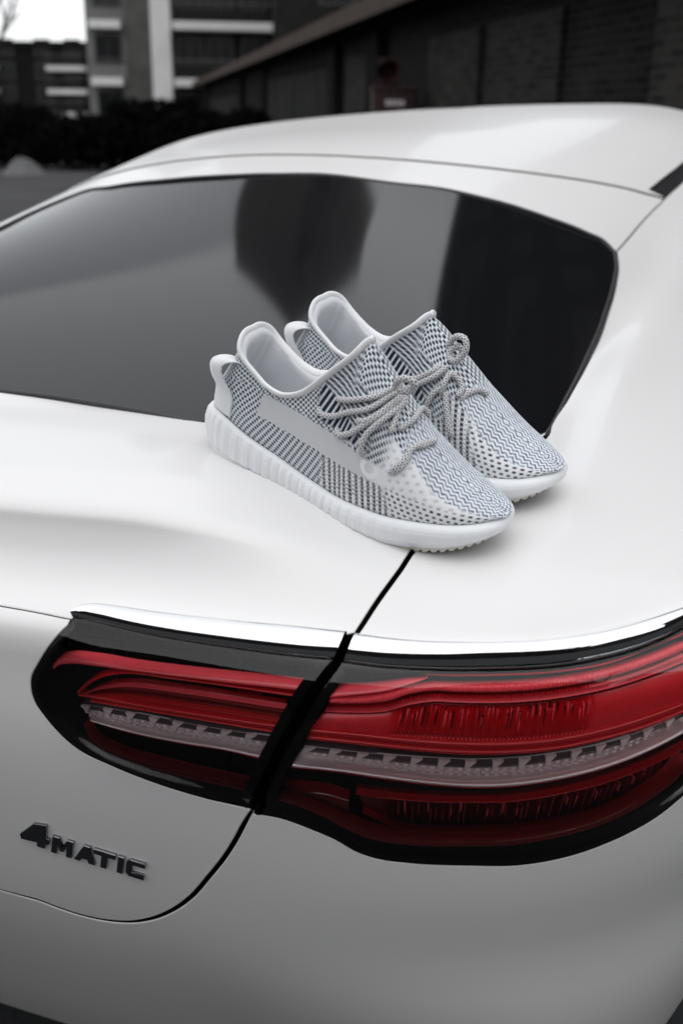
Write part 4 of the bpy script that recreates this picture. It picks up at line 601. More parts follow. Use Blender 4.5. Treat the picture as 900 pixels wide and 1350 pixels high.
    if side>0:
        inb=wl(-.3,.3,z-lo)*wl(-.3,.3,hi-z)*wl(66,69,x)*(1-wl(203,206,x)); R-=inb*.3
    R*=smooth01(h-1.2,2)
    return C,R
def shoe(label,fr,tipz,laces,m):
    O,K,X,Y,Z=[np.array(a,float) for a in fr]
    t=bpy.data.objects.new('sneaker',None); col.objects.link(t); t.empty_display_size=.05
    t.matrix_world=Matrix(((X[0],Y[0],Z[0],O[0]),(X[1],Y[1],Z[1],O[1]),(X[2],Y[2],Z[2],O[2]),(0,0,0,1))); tag(t,label,'sneaker','pair of knit sneakers on the car')
    k=K/1000
    def L(P): P=np.asarray(P,float); return np.stack([P[...,0]*k,-m*P[...,1]*k,P[...,2]*k],-1).reshape(-1,3)
    def add(name,P,F,mat,C=None,smooth=True,parent=t):
        F2=F
        if m<0: F2=F[:,::-1].copy() if isinstance(F,np.ndarray) else [tuple(f)[::-1] for f in F]
        me=npmesh(name,L(P),F2,smooth=smooth)
        if C is not None: setcol(me,C.reshape(-1,3))
        return link(name,me,mat,parent,local=True)
    # knit upper: both sides in one mesh
    Vs=[];Fs=[];Cs=[];base=0; GR={}
    for side in (1,-1):
        G,ia=upper(side,tipz=tipz); N=gnormal(G,side); C,R=knit(G,ia,side); GR[side]=(G,ia,N)
        P=G+N*R[...,None]; P[0]=G[0]; P[-1]=G[-1]; P[ia>=12.0,-1]=G[ia>=12.0,-1]
        Vs.append(P.reshape(-1,3)); Cs.append(C.reshape(-1,3)); Fs.append(gridF(*G.shape[:2],base=base,flip=(side>0))); base+=P.shape[0]*P.shape[1]
    V=np.vstack(Vs); F=np.vstack(Fs); n0=len(Vs[0]); na,nb=GR[1][0].shape[:2]
    # weld heel column, toe column and ridge
    remap=np.arange(len(V)); j=np.arange(nb); remap[n0+j]=j; remap[n0+(na-1)*nb+j]=(na-1)*nb+j; ri=np.where(GR[1][1]>=12.0)[0]; remap[n0+ri*nb+nb-1]=ri*nb+nb-1
    F=remap[F]; 
    add('upper',V,F,M_knit,np.vstack(Cs))
    G,ia,N=GR[1]
    # side band on the outer side
    i0,i1=np.searchsorted(G[:,nb//2,0],[69,204]); ii=np.arange(i0,i1); rows=26; P=np.zeros((len(ii),rows,3)); Cc=np.zeros((len(ii),rows,3))
    for q_,i in enumerate(ii):
        g=G[i]; nn=N[i]; lo,hi=stripe_z(g[:,0]); b0=np.argmax(g[:,2]>lo); b1=np.argmax(g[:,2]>hi); bb=np.linspace(b0,max(b1,b0+2),rows); ar=np.arange(nb)
        for c in range(3): P[q_,:,c]=np.interp(bb,ar,g[:,c])+.45*np.interp(bb,ar,nn[:,c])
    uu=np.arange(len(ii))[:,None]; vv=np.arange(rows)[None,:]; mesh=.5+.5*np.sin(uu*2*np.pi/3.2+np.pi*np.mod(vv,2)); tn=np.array([.78,.795,.82])
    xr=P[...,0]; zr=P[...,2]; loz,hiz=stripe_z(xr); rr=np.hypot((xr-190)/9.5,(zr-(loz+hiz)/2-3)/9.); ring=smooth01(.22-np.abs(rr-.72),.12)*(zr<hiz-1)
    Cc=tn*(1-.38*mesh[...,None]); fade=sstep3(182,203,xr)[...,None]; Cc=Cc*(1-fade)+WHITE*.95*fade; Cc=Cc*(1-ring[...,None])+WHITE*ring[...,None]
    Cc[:,[0,-1]]=LIGHT*.9
    add('side_band',P,gridF(len(ii),rows,flip=True),M_knit,Cc)
    # collar binding
    ic=np.where(ia<=12.0)[0]; ring=np.vstack([GR[1][0][ic,-1],GR[-1][0][ic[::-1],-1][1:-1]])
    ring=resample(np.vstack([ring,ring[:1]]),161)[:-1]; Pv,Fv=tube(ring,2.3,16,closed=True,flat=1.75); add('collar_binding',Pv,Fv,M_bind)
    # lining and insole
    n=160; cx=ring.mean(0); rowsL=[]
    xo,so,No,_=outline_pts(4000)
    ins=[]
    for p in ring:
        sgn=1 if p[1]>=0 else -1
        base_x=np.clip(12+(p[0]-38)*1.32,11,190); si_=np.interp(base_x,PLX,PLA if sgn>0 else PME)-8; wgt=np.clip(abs(p[1])/20,0,1); ins.append((base_x,sgn*max(si_,0)*wgt,62-.12*base_x))
    ins=np.array(ins); ctr=np.array([95,0,50.])
    inw=ctr-ring; inw[:,2]=0; inw/=np.linalg.norm(inw,axis=1,keepdims=True)+1e-9
    rib=np.zeros(n); xr=ring[:,0]; heelw=(1-sstep3(46,60,xr)); rib=2.0*np.cos(ring[:,1]*2*np.pi/9.0)*heelw
    prof=[(0,1.0,0),(4.2,1,-1.5),(6.4,1,-6)]
    for e_,wt_,dz in prof: rowsL.append(ring+inw*e_+np.array([0,0,dz]))
    r2=rowsL[-1]
    for f_ in np.linspace(.12,1,12):
        pp=r2*(1-f_)+ins*f_; pp=pp+inw*((3.5*np.sin(np.pi*f_)*(heelw*.9+.1)+rib*np.sin(np.pi*min(f_*1.15,1)))[:,None]); rowsL.append(pp)
    P=np.array(rowsL); P2=np.concatenate([P,P[:,:1]],1); add('lining',P2,gridF(P2.shape[0],P2.shape[1],flip=False),M_lining)
    fl=np.array([ins*(1-f_)+np.array([ins[:,0],ins[:,1]*0,ins[:,2]-1.5*f_]).T*f_ for f_ in np.linspace(0,.999,6)]); fl[...,2]+=1.0
    fl=np.concatenate([fl,fl[:,:1]],1); add('insole',fl,gridF(6,fl.shape[1]),M_foot)
    # heel pull strap
    path=np.array([(55,.9),(62,1.0),(69,1.2),(76,2.2),(82,5.0),(88,8.6),(94,11.4),(99,12.8),(103.5,12.4),(107,9.8),(109,6.0),(109.5,2.5),(109,.3)]); path=catmull(path,5); cols=17; ssig=np.linspace(-1,1,cols)
    rowsS=[]
    for zz,of in path:
        wl_=(17.0-4.5*sstep3(74,104,zz))/2; line=[]
        for q_ in ssig:
            d=(31.0 if m>0 else -30.0)+q_*wl_*1.5; sd=1 if d>=0 else -1; Gs,ias,Ns=GR[sd]
            sarc=np.concatenate([[0],np.cumsum(np.linalg.norm(np.diff(Gs[:140,nb//2,:2],axis=0),axis=1))]); i=int(np.argmin(np.abs(sarc-abs(d)))); jz=np.interp(zz,Gs[i,:,2],np.arange(nb)); j0=int(jz); j1=min(j0+1,nb-1); w_=jz-j0
            line.append(Gs[i,j0]*(1-w_)+Gs[i,j1]*w_+of*1.35*np.array([-.95,.40*sd,.1]))
        rowsS.append(line)
    S1=np.array(rowsS); du=np.gradient(S1,axis=0);dv=np.gradient(S1,axis=1); nn=np.cross(dv,du); nn/=np.linalg.norm(nn,axis=-1,keepdims=True)
    if (nn[:,8]*(S1[:,8]-np.array([70,0,80]))).sum()<0: nn=-nn
    top_,bot_=S1+nn*.6,S1-nn*.5; loop=np.concatenate([top_,bot_[:,::-1]],1); loop=np.concatenate([loop,loop[:,:1]],1)
    add('pull_tab',loop,gridF(loop.shape[0],loop.shape[1],flip=True),M_strap)
    # midsole with upright ribs
    n=760; x,s,No,u=outline_pts(n); zt=_Zt(x);zb=_Zb(x); hh=zt-zb
    prof=[(-16,.03),(-9,.0),(-5.4,.03),(-2.2,.11),(.6,.22),(2.4,.36),(3.4,.50),(3.5,.64),(2.9,.78),(1.4,.90),(-1.0,.975),(-3.6,1.0),(-6.0,.985),(-9,.90)]
    amp=(1-sstep3(150,262,x))*1.15+.2; ph=u+7*np.sin(u*.043); rb=(np.abs(np.mod(ph/9.3,1)-.5)*2)**1.5*-1.0; rb2=.35*np.sin(u*2*np.pi/9.3*2+1)
    rows=[]
    fp=catmull(np.array(prof),4)
    for e_,f_ in fp:
        w_=np.clip((f_-.18)/.2,0,1)*np.clip((1.02-f_)/.12,0,1); ee=e_+(rb+rb2*.5)*amp*w_*(1 if e_>-3 else 0)
        rows.append(np.stack([x+No[:,0]*ee,s+No[:,1]*ee,zb+hh*f_],1))
    P=np.array(rows); nr=len(rows); F=gridF(nr,n,wrap=True); 
    add('midsole',P,F,M_sole)
    # outsole with rows of small lugs
    ph=np.mod(u/7.6,1); lug=np.clip((.36-np.abs(ph-.5))/.10,0,1)*2.3
    rows=[np.stack([x+No[:,0]*e_,s+No[:,1]*e_,zb+dz-lug*lf],1) for e_,dz,lf in [(-2.6,3.2,0),(-2.8,1.2,.3),(-3.8,-.3,.9),(-5.5,-.6,1.0),(-12,-.5,1),(-13,.6,0)]]
    rows=[np.stack([r_[:,0],r_[:,1],r_[:,2]],1) for r_ in rows]
    add('outsole',np.array(rows),gridF(len(rows),n,wrap=True,flip=True),M_out)
    # laces
    for nm,pts,rad in laces:
        path=[]
        for p in pts:
            if len(p)==4:   # side, station, b, lift
                sd,i_,b_,lf=p; Gs,ias,Ns=GR[sd]; i=int(np.clip(np.searchsorted(ias,i_),0,na-1)); j=int(b_*(nb-1)); path.append(Gs[i,j]+Ns[i,j]*lf)
            else: path.append(p)
        c=catmull(np.array(path,float),14); ln=np.linalg.norm(np.diff(c,axis=0),axis=1).sum(); c=resample(c,max(8,int(ln/.55)))
        sides=20; ends=np.clip(np.minimum(np.arange(len(c)),np.arange(len(c))[::-1])/3.,.75,1)
        r=rad*ends
        V,F=tube(c,r,sides,up=(0.1,.2,1)); nrm=len(c); ii,jj=np.meshgrid(np.arange(nrm),np.arange(sides),indexing='ij')
        # woven dots
        uu=ii*.55; r_=np.floor(uu/1.9); fj=np.mod(jj/sides*5+.5*np.mod(r_,2),1); dk=smooth01(.27-np.abs(fj-.5),.2)*smooth01(.36-np.abs(np.mod(uu/1.9,1)-.5),.25)
        Cc=(np.array([.84,.845,.85])*(1-dk[...,None])+np.array([.03,.032,.04])*dk[...,None]).reshape(-1,3); Cc=np.vstack([Cc,Cc[:1],Cc[-1:]])
        ctr_=np.repeat(c,sides,0); V[:nrm*sides]+=((V[:nrm*sides]-ctr_)*(-.10*dk.reshape(-1,1)+.05))
        F=[f if False else f for f in F]
        add(nm,V,F,M_lace,Cc)
    return t
NEAR=([0.4092666544694768,0.16550160934456926,1.1489829435002137],0.8937372174979521,[0.9638462312920348,-0.15067750996596807,-0.21976517106811258],[0.17779394196501133,0.977986516284657,0.10923226705485116],[0.1984685280458425,-0.1443560250071182,0.9694181664377147])
FAR=([0.42860329726062707,0.28010428379653773,1.1505753967519927],0.9198045530083089,[0.9507029822612262,-0.2453549364079151,-0.18964386280573012],[0.2700402589723597,0.9556751309501924,0.11731710283446911],[0.15245359311525444,-0.16274519735955476,0.9748189076349761])
near_laces=[('lace',p,2.5) for p in LC['near']]+[('lace_knot',LC['knot'],2.9)]
far_laces=[('lace',p,2.5) for p in LC['far']]+[('lace_knot',LC['bow'],2.7)]
shoe('pale blue-grey knit sneaker nearest the camera, with a milky side band and ribbed white sole',NEAR,0,near_laces,1)
shoe('matching knit sneaker standing behind the first one, close to the tinted rear window',FAR,-10,far_laces,-1)
# ---------------------------------------------------------------- surroundings (frame: right, forward, up; the street slopes a little across the car)
TAU=.06
_z=np.array([0,0,1.]); _r0=np.array([math.cos(YAW),math.sin(YAW),0]); _f=np.array([-math.sin(YAW),math.cos(YAW),0])
_U=_z*math.cos(TAU)+_r0*math.sin(TAU); _R=_r0*math.cos(TAU)-_z*math.sin(TAU)
MB=Matrix(((_R[0],_f[0],_U[0],CAM[0]),(_R[1],_f[1],_U[1],CAM[1]),(_R[2],_f[2],_U[2],0),(0,0,0,1))) @ Matrix.Translation((.0845,0,0))
def bthing(name,label,cat,loc,rz=0,group=None):
    o=bpy.data.objects.new(name,None); col.objects.link(o); o.matrix_world=MB@Matrix.Translation(loc)@Matrix.Rotation(rz,4,'Z'); tag(o,label,cat,group); return o
def bmesh_obj(name,me,mat,loc=(0,0,0),rz=0):
    o=link(name,me,mat); o.matrix_world=MB@Matrix.Translation(loc)@Matrix.Rotation(rz,4,'Z'); return o
def part(name,me,mat,par,loc=(0,0,0),rz=0):
    o=link(name,me,mat,par,local=True); o.location=loc; o.rotation_euler=(0,0,rz); return o
def brickmat(name,c1,c2,mortar,sx,axis='xz',rough=.9):
    m,n,b=nodemat(name); tc=n.nodes.new('ShaderNodeTexCoord'); sp=n.nodes.new('ShaderNodeSeparateXYZ'); cb_=n.nodes.new('ShaderNodeCombineXYZ'); bt=n.nodes.new('ShaderNodeTexBrick')
    ad=n.nodes.new('ShaderNodeMath'); ad.operation='ADD'
    n.links.new(tc.outputs['Object'],sp.inputs[0]); n.links.new(sp.outputs['X'],ad.inputs[0]); n.links.new(sp.outputs['Y'],ad.inputs[1]); n.links.new(ad.outputs[0],cb_.inputs['X']); n.links.new(sp.outputs['Z'],cb_.inputs['Y']); n.links.new(cb_.outputs[0],bt.inputs['Vector'])
    bt.inputs['Color1'].default_value=(*c1,1); bt.inputs['Color2'].default_value=(*c2,1); bt.inputs['Mortar'].default_value=(*mortar,1); bt.inputs['Scale'].default_value=sx; bt.inputs['Mortar Size'].default_value=.012; bt.inputs['Brick Width'].default_value=.24; bt.inputs['Row Height'].default_value=.075
    t=n.nodes.new('ShaderNodeTexNoise'); t.inputs['Scale'].default_value=.9; t.inputs['Detail'].default_value=6; r=n.nodes.new('ShaderNodeMapRange'); r.inputs['To Min'].default_value=.45; r.inputs['To Max'].default_value=1.5
    mx=n.nodes.new('ShaderNodeMix'); mx.data_type='RGBA'; mx.blend_type='MULTIPLY'; mx.inputs['Factor'].default_value=1
    n.links.new(tc.outputs['Object'],t.inputs['Vector']); n.links.new(t.outputs['Fac'],r.inputs['Value']); n.links.new(bt.outputs['Color'],mx.inputs['A']); n.links.new(r.outputs[0],mx.inputs['B']); n.links.new(mx.outputs['Result'],b.inputs['Base Color']); b.inputs['Roughness'].default_value=rough; b.inputs['Specular IOR Level'].default_value=.02
    return m
M_asph=pmat('asphalt',(.026,.027,.028),rough=.9,spec=.1,var=(.6,.35),bump=(60,.4,.01))
M_pave=pmat('pale_concrete',(.07,.07,.072),rough=.9,spec=.025,var=(.35,.35),bump=(40,.3,.01))
M_snow=pmat('dirty_snow',(.11,.11,.113),rough=.9,var=(2.5,.3),bump=(8,.6,.05))
M_brick=brickmat('dark_brick',(.022,.020,.019),(.011,.0105,.0105),(.028,.027,.026),1.0)
M_brick2=brickmat('worn_brick',(.045,.041,.038),(.020,.019,.018),(.045,.044,.042),1.0)
M_eave=pmat('weathered_brown_board',(.075,.06,.053),rough=.9,spec=.05,var=(2,.3))
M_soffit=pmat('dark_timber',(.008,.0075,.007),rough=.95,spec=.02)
M_door=pmat('grey_door_panel',(.026,.026,.0255),rough=.9,spec=.05,var=(1.5,.4))
M_conc=pmat('stained_concrete',(.17,.167,.164),rough=.9,spec=.02,var=(.35,.35))
M_stone=pmat('rough_render',(.09,.088,.084),rough=.95,bump=(3,.8,.08),spec=.02,var=(1.6,.5))
M_slab=pmat('balcony_concrete',(.62,.615,.61),rough=.9,spec=.02,var=(.6,.2))
M_brown=pmat('brown_render',(.075,.068,.064),rough=.9,spec=.02,var=(.4,.3))
M_brown2=pmat('brown_balcony_concrete',(.13,.12,.115),rough=.9,spec=.02)
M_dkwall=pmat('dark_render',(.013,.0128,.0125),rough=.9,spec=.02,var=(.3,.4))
M_win=pmat('dark_window_glass',(.006,.0065,.0075),rough=.25,spec=.15)
M_frame=pmat('window_frame',(.025,.025,.026),rough=.5)
M_rail=pmat('railing_metal',(.06,.06,.062),rough=.5)
M_redbox=pmat('red_enamel',(.022,.0022,.0028),rough=.6,var=(6,.2))
M_label=pmat('white_label',(.62,.56,.58),rough=.5)
M_bark=pmat('bark',(.045,.038,.032),rough=.95,spec=.02,var=(6,.4))
M_leaf=pmat('evergreen_leaf',(.004,.005,.004),rough=.9,spec=.03,var=(1.2,.6))
M_tile=pmat('roof_tiles',(.05,.045,.043),rough=.8,var=(3,.3))
# ground sheet, pale pavement, snow
V=[];n=60; gx=np.concatenate([-np.geomspace(900,2,24),np.linspace(-1.5,1.5,9),np.geomspace(2,900,24)]); X_,Y_=np.meshgrid(gx,gx); P=np.stack([X_,Y_,0*X_],-1).reshape(-1,3)
tag(bmesh_obj('ground',npmesh('ground',P,gridF(len(gx),len(gx)),smooth=False),M_asph),'wet dark asphalt under the car',kind='structure')
pv=boxes('pavement',[(-30,-1.9,7.5,60,-.2,.02)]); tag(bmesh_obj('pavement',pv,M_pave),'pale grey paving beyond the car on the left',kind='structure')
a=np.linspace(0,2*np.pi,40,endpoint=False); rr=np.linspace(0,1,14); P=[]
for r_ in rr:
    for t_ in a: P.append((r_*.5*math.cos(t_)*(1+.12*math.sin(3*t_+1)),r_*.5*math.sin(t_),.36*(1-r_**2)**1.3*(1+.16*math.sin(5*t_)*r_+.10*math.sin(9*t_+r_*7))))
tag(bmesh_obj('snow_pile',npmesh('snow_pile',np.array(P),gridF(len(rr),len(a),wrap=True)),M_snow,(-6.9,25.2,.0)),'low heap of dirty snow at the far edge of the paving','snow pile')
# garage wall with eave on the right
th=math.atan2(-.16276761,.98666443)   # wall direction rotated from forward
ev=np.array([.56095502,15.9483087]); W0=ev+np.array([.98666443,.16276761])*.5+np.array([-.0845,0])
def wl(t,off,u): d=np.array([-.16276761,.98666443]); n_=np.array([.98666443,.16276761]); p=W0+d*t+n_*off; return (p[0],p[1],u)
gar=bthing('garage',"long dark brick garage with a brown eave board, running beside the car",'garage',(W0[0],W0[1],0),math.radians(90)+math.atan2(.16276761,.98666443))
# local axes now: x = along the wall away from the camera, y = towards the camera side (left)
part('wall',boxes('wall',[(-14,75,-.5,-.16,0,2.95)]),M_brick,gar)
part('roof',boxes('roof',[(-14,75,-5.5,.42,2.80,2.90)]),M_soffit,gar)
part('eave_board',boxes('eave_board',[(-14,75,.42,.50,2.66,2.92)],.015),M_eave,gar)
part('brick_pier',boxes('brick_pier',[(-12.5,-7.75,-.16,.0,0,2.7)],.01),M_brick2,gar)
for x0,x1 in ((1.75,2.6),(5.6,6.4),(17.3,18.6),(24.6,25.8),(43,46)): part('pilaster',boxes('pilaster',[(x0,x1,-.16,.02,0,2.6)],.01),M_dkwall,gar)
for x0,x1,h in ((6.5,17.2,2.30),(25.9,42.8,2.05),(46.2,74,1.9)):
    w_=(x1-x0)/6
    fr=part('door_frame',boxes('door_frame',[(x0,x1,-.16,-.05,h,h+.14)],.008),M_dkwall,gar)
    for k in range(6): part('door_panel',boxes('door_panel',[(x0+k*w_+.015,x0+(k+1)*w_-.015,-.16,-.10+.012*(k%2),0,h-.01)],.01),M_door,gar)
for x0 in (-5.6,-3.1,2.9): part('brick_field',boxes('brick_field',[(x0,x0+2.2,-.16,-.11,.3,2.35)],.01),M_brick2,gar)
# red cabinet and horn on the wall
bx=wl(-.9,-.0,0); rb=bthing('wall_cabinet','small dark red cabinet with a pale label, on the garage wall','cabinet',(bx[0]-.33,bx[1]-.1,0))
part('cabinet_body',boxes('cabinet_body',[(-.29,.29,-.1,.42,.75,1.70)],.015),M_redbox,rb); part('cabinet_lid',boxes('cabinet_lid',[(-.31,.31,-.12,.43,1.70,1.75)],.012),M_redbox,rb)
dr=part('cabinet_door',boxes('cabinet_door',[(-.25,.25,-.125,-.1,.85,1.66)],.008),M_redbox,rb)
for k in range(4): part('label_mark',boxes('label_mark',[(-.125+.065*k,-.075+.065*k,-.131,-.125,1.515,1.585)]),M_label,dr)
bl=bthing('alarm_horn','dark red horn unit mounted just above the red cabinet','alarm horn',(bx[0]-.42,bx[1]-.02,0))
P,F=[],[]
ang=np.linspace(0,2*np.pi,20,endpoint=False)
prof=[(0,.05),(.05,.05),(.08,.02),(.10,-.05),(.13,-.16),(.145,-.18)]
P=np.array([[(r_*math.cos(t_),y_,1.93+r_*math.sin(t_)) for t_ in ang] for r_,y_ in prof]).reshape(-1,3); part('horn',npmesh('horn',P,gridF(len(prof),20,wrap=True,flip=True)),M_redbox,bl)
part('mounting_plate',boxes('mounting_plate',[(-.12,.12,.05,.09,1.76,2.10)],.01),M_redbox,bl)
# ---- blocks of flats
def flats(name,label,loc,rz,w,d,h,mat,cols,storey,balc,floors,slabmat,u0=1.0):
    b=bthing(name,label,'building',loc,rz)
    part('wall',boxes('wall',[(-w/2,w/2,0,d,0,h)]),mat,b)
    wm=boxes('window',[(-.75,.75,-.05,.05,0,1.5)]); gm=boxes('pane',[(-.66,-.03,-.075,-.05,.08,1.42),(.03,.66,-.075,-.05,.08,1.42)]); sm_=None
    wm.materials.append(M_frame); gm.materials.append(M_win)
    for k in range(floors):
        z=u0+storey*k
        for cx in cols:
            f=part('window',wm,None,b,(cx,-.02,z)); part('pane',gm,None,f)
    bm_={}
    for x0,x1,dep in balc:
        me=boxes('balcony',[(x0,x1,-dep,-.002,-.42,0)],.02); me.materials.append(slabmat); 
        rl=boxes('railing',[(x0,x1,-dep,-dep+.04,.92,.98),(x0,x0+.04,-dep+.04,0,.92,.98),(x1-.04,x1,-dep+.04,0,.92,.98)]+[(x0+i*.28,x0+i*.28+.03,-dep+.002,-dep+.034,.0,.92) for i in range(int((x1-x0)/.28))]); rl.materials.append(M_rail)
        for k in range(floors):
            f=part('balcony',me,None,b,(0,0,u0+storey*k-.75)); part('railing',rl,None,f)
    part('roof',boxes('roof',[(-w/2-.3,w/2+.3,-.3,d+.3,h,h+.5)],.03),mat,b)
    return b
ap=flats('apartment_building','pale concrete block of flats with stacked balconies at the upper left',(-8.1,65,0),math.radians(4),10.4,14,17.5,M_conc,(-4.0,.5,2.2,4.1),2.9,((-4.9,-3.2,1.1),(-.35,5.1,1.4)),5,M_slab,u0=.95)
part('recess_shade',boxes('recess_shade',[(-.4,5.15,-.03,-.002,0,17.2)]),M_dkwall,ap)  # flat dark sheet painting the shade of the balcony recess
part('render_strip',boxes('render_strip',[(-3.0,-1.6,-.35,-.002,0,17.3)],.03),M_stone,ap)
part('concrete_pier',boxes('concrete_pier',[(-1.6,-.5,-.5,-.002,0,17.3)],.03),M_slab,ap)
flats('apartment_building','low dark block with pale balcony bands, far left beside the open sky',(-27.6,105,0),math.radians(-6),13,10,6.6,M_dkwall,(-4.6,-1.2,2.2,5.0),1.95,((-6.0,-2.0,1.2),(2.8,6.2,1.2)),3,M_slab,u0=1.9)
flats('apartment_building','tall brown tower block with balconies, mirrored in the top of the rear window',(2.6,78,0),math.radians(38),15,15,54,M_brown,(-5.5,-2,2,5.5),2.9,((-6.8,-3.6,1.3),(3.6,6.8,1.3)),17,M_brown2,u0=2.4)
flats('brick_building','unseen long dark brick building added behind the viewer on the left to shade the tailgate',(*[k for k in (-15.5,-13.5)],0),math.radians(180-48),26,10,10,M_brick,(-10,-6,-2,2,6,10),3.2,(),2,M_slab,u0=1.2)  # unseen block added to cut the sky light on the tailgate
flats('brick_building','dark brick building rising behind the garage roof',(9,48,0),math.radians(-4),22.5,12,11.5,M_brick,(-8.6,-4.6,-.6,3.4),3.2,(),3,M_slab,u0=2.4)
flats('brick_building','tall dark brick tower to the right, mirrored in the right side of the rear window',(18.7,30,0),math.radians(-38),21,16,40,M_brick,(-8,-4.5,-1,2.5,6,9),3.2,(),11,M_slab,u0=2.4)
# ---- trees and hedge
def branch_mesh(seed,h,r0,levels,spread,lean=(0,0),trunk_frac=.38):
    R=random.Random(seed); T=[];Bv=[]
    def grow(p,d,l,r,lev,acc):
        pts=[p]; q=Vector(p); dd=Vector(d)
        for i in range(4):
            dd=(dd+Vector((R.uniform(-1,1),R.uniform(-1,1),R.uniform(-.35,.6)))*.13*(1 if lev else .35)).normalized(); q=q+dd*l/4; pts.append(tuple(q))
        rad=np.linspace(r,r*.62,5); acc.append((pts,rad,5 if lev>2 else 8 if lev else 12))
        if lev<levels:
            n_=R.choice((2,3,3)) if lev else 4
            for i in range(n_):
                a=R.uniform(0,6.28); s=R.uniform(.35,.75)*spread; x_=dd.orthogonal().normalized(); y_=dd.cross(x_); nd=(dd+(x_*math.cos(a)+y_*math.sin(a))*s).normalized(); k=R.choice((3,4,4)) if lev else R.choice((2,3,4)); grow(pts[k],nd,l*R.uniform(.62,.84),rad[k]*R.uniform(.55,.8),lev+1,Bv)
    grow((0,0,0),(lean[0],lean[1],1),h*trunk_frac,r0,0,T); return T,Bv
def mesh_of(name,L):
    V=[];F=[];b=0
    for pts,rad,s in L:
        v,f=tube(np.array(pts),rad,s); V.append(v); f=[tuple(i+b for i in q) for q in (f.tolist() if isinstance(f,np.ndarray) else f)]; F+=f; b+=len(v)
    return npmesh(name,np.vstack(V),F)
def bare_tree(label,loc,seed,h,r0,levels=5,spread=1.0):
    t=bthing('bare_tree',label,'tree',loc); T,Bv=branch_mesh(seed,h,r0,levels,spread); part('trunk',mesh_of('trunk',T),M_bark,t); part('branches',mesh_of('branches',Bv),M_bark,t); return t
bare_tree('bare winter tree at the left edge in front of the bright sky',(-15.4,52,0),3,9.5,.22,5,1.1)
def leaf_cloud(name,boxes_,n,size,seed):
    g=np.random.default_rng(seed); P=[]
    for (c,r_) in boxes_:
        k=int(n/len(boxes_)); d=g.normal(size=(k,3)); d/=np.linalg.norm(d,axis=1,keepdims=True); rad=g.random((k,1))**.45; P.append(np.array(c)+d*rad*np.array(r_))
    P=np.vstack(P); P=P[P[:,2]>.05]; k=len(P); a=g.normal(size=(k,3)); a/=np.linalg.norm(a,axis=1,keepdims=True); b=np.cross(a,g.normal(size=(k,3))); b/=np.linalg.norm(b,axis=1,keepdims=True); s=size*(.6+.8*g.random((k,1)))
    V=np.stack([P-a*s,P+b*s*.45,P+a*s,P-b*s*.45],1).reshape(-1,3); return npmesh(name,V,np.arange(k*4).reshape(-1,4),smooth=False)
hr=random.Random(8)
for i,(x,y,w_,h_) in enumerate([(-9.0,28.5,1.5,1.25),(-7.4,28.0,1.3,1.45),(-5.9,27.6,1.3,1.3),(-4.6,27.4,1.1,1.75),(-3.4,27.0,1.1,1.6),(-2.3,26.8,1.0,1.5)]):
    LB=['broad dark evergreen bush at the far left of the hedge row','tall dark evergreen bush beneath the low far block','rounded dark evergreen bush below the gap of sky','tallest dark evergreen bush under the left end of the flats','dark evergreen bush below the stacked balconies','dark evergreen bush next to the far end of the garage'][i]
    t=bthing('evergreen_bush',LB,'bush',(x,y,0),0,'dark bushes across the paving')
    cl=[((hr.uniform(-.5,.5)*w_,hr.uniform(-.3,.3),h_*hr.uniform(.3,.78)),(w_*.62,.6,h_*.30)) for _ in range(7)]+[((0,0,h_*.35),(w_*.95,.8,h_*.42))]
    part('foliage',leaf_cloud('foliage',cl,7000,.10,i),M_leaf,t); T,Bv=branch_mesh(20+i,h_,.06,2,.9); part('stem',mesh_of('stem',T+Bv),M_bark,t)
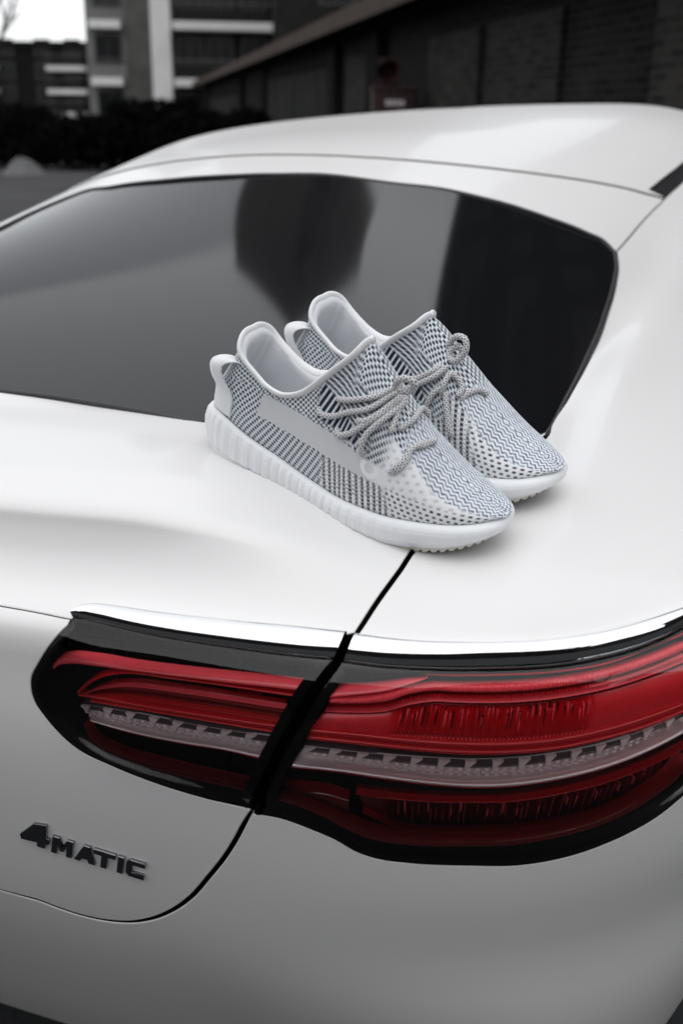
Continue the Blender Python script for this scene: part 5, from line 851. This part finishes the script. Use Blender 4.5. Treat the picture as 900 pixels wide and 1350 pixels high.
# ---- behind the camera: added light blockers, and a house and tree mirrored in the lamp
def az(a,d): a=math.radians(a); return (d*math.sin(a),d*math.cos(a))
def house(name,label,a,d,w,dep,hw,hr_,mat,turn=0):
    x,y=az(a,d); b=bthing(name,label,'house',(x,y,0),-math.radians(a)+math.pi*0+turn)
    me=bpy.data.meshes.new('wall'); V=[(-w/2,0,0),(w/2,0,0),(w/2,dep,0),(-w/2,dep,0),(-w/2,0,hw),(w/2,0,hw),(w/2,dep,hw),(-w/2,dep,hw),(0,0,hr_),(0,dep,hr_)]
    me.from_pydata(V,[],[(0,1,5,8,4),(1,2,6,5),(3,7,9,6,2),(0,4,7,3)]); me.update(); part('wall',me,mat,b)
    e=.35; me=bpy.data.meshes.new('roof'); s=(hr_-hw)/(w/2); V=[]; 
    for y_ in (-e,dep+e):
        for xx,zz in ((-w/2-e,hw-e*s),(0,hr_),(w/2+e,hw-e*s)): V+= [(xx,y_,zz+.02),(xx,y_,zz+.2)]
    F=[(0,2,8,6),(2,4,10,8),(1,7,9,3),(3,9,11,5),(0,1,3,2),(2,3,5,4),(6,8,9,7),(8,10,11,9),(0,6,7,1),(4,5,11,10)]; me.from_pydata(V,[],F); me.update(); part('roof',me,M_tile,b)
    for xx in (-w/4,w/4):
        f=part('window',boxes('window',[(xx-.6,xx+.6,-.06,.0,1.0,2.3)],.02),M_frame,b); part('pane',boxes('pane',[(xx-.5,xx+.5,-.075,-.061,1.1,2.2)]),M_win,f)
    return b
flats('brick_building','unseen dark brick building front added beyond the right flank of the car to block side light',(15.5,4.5,0),math.radians(-93),24,9,8.5,M_brick,(-9,-5,-1,3,7),3.2,(),2,M_slab,u0=1.2)  # added out of view to block low side light on the bumper
house('brick_house','gabled brick house behind the viewer, mirrored in the outer tail lamp',133,15,9,8,3.2,5.6,M_brick2)
house('brick_house','unseen long brick house front added directly behind the viewer to darken the upright panels',178,13,18,8,5.6,8.0,M_brick)  # put in unseen to darken the upright rear panels
bare_tree('bare branching tree behind the viewer, mirrored in the tail lamp and chrome',(*az(146,11),0),11,7.5,.17,6,1.05)
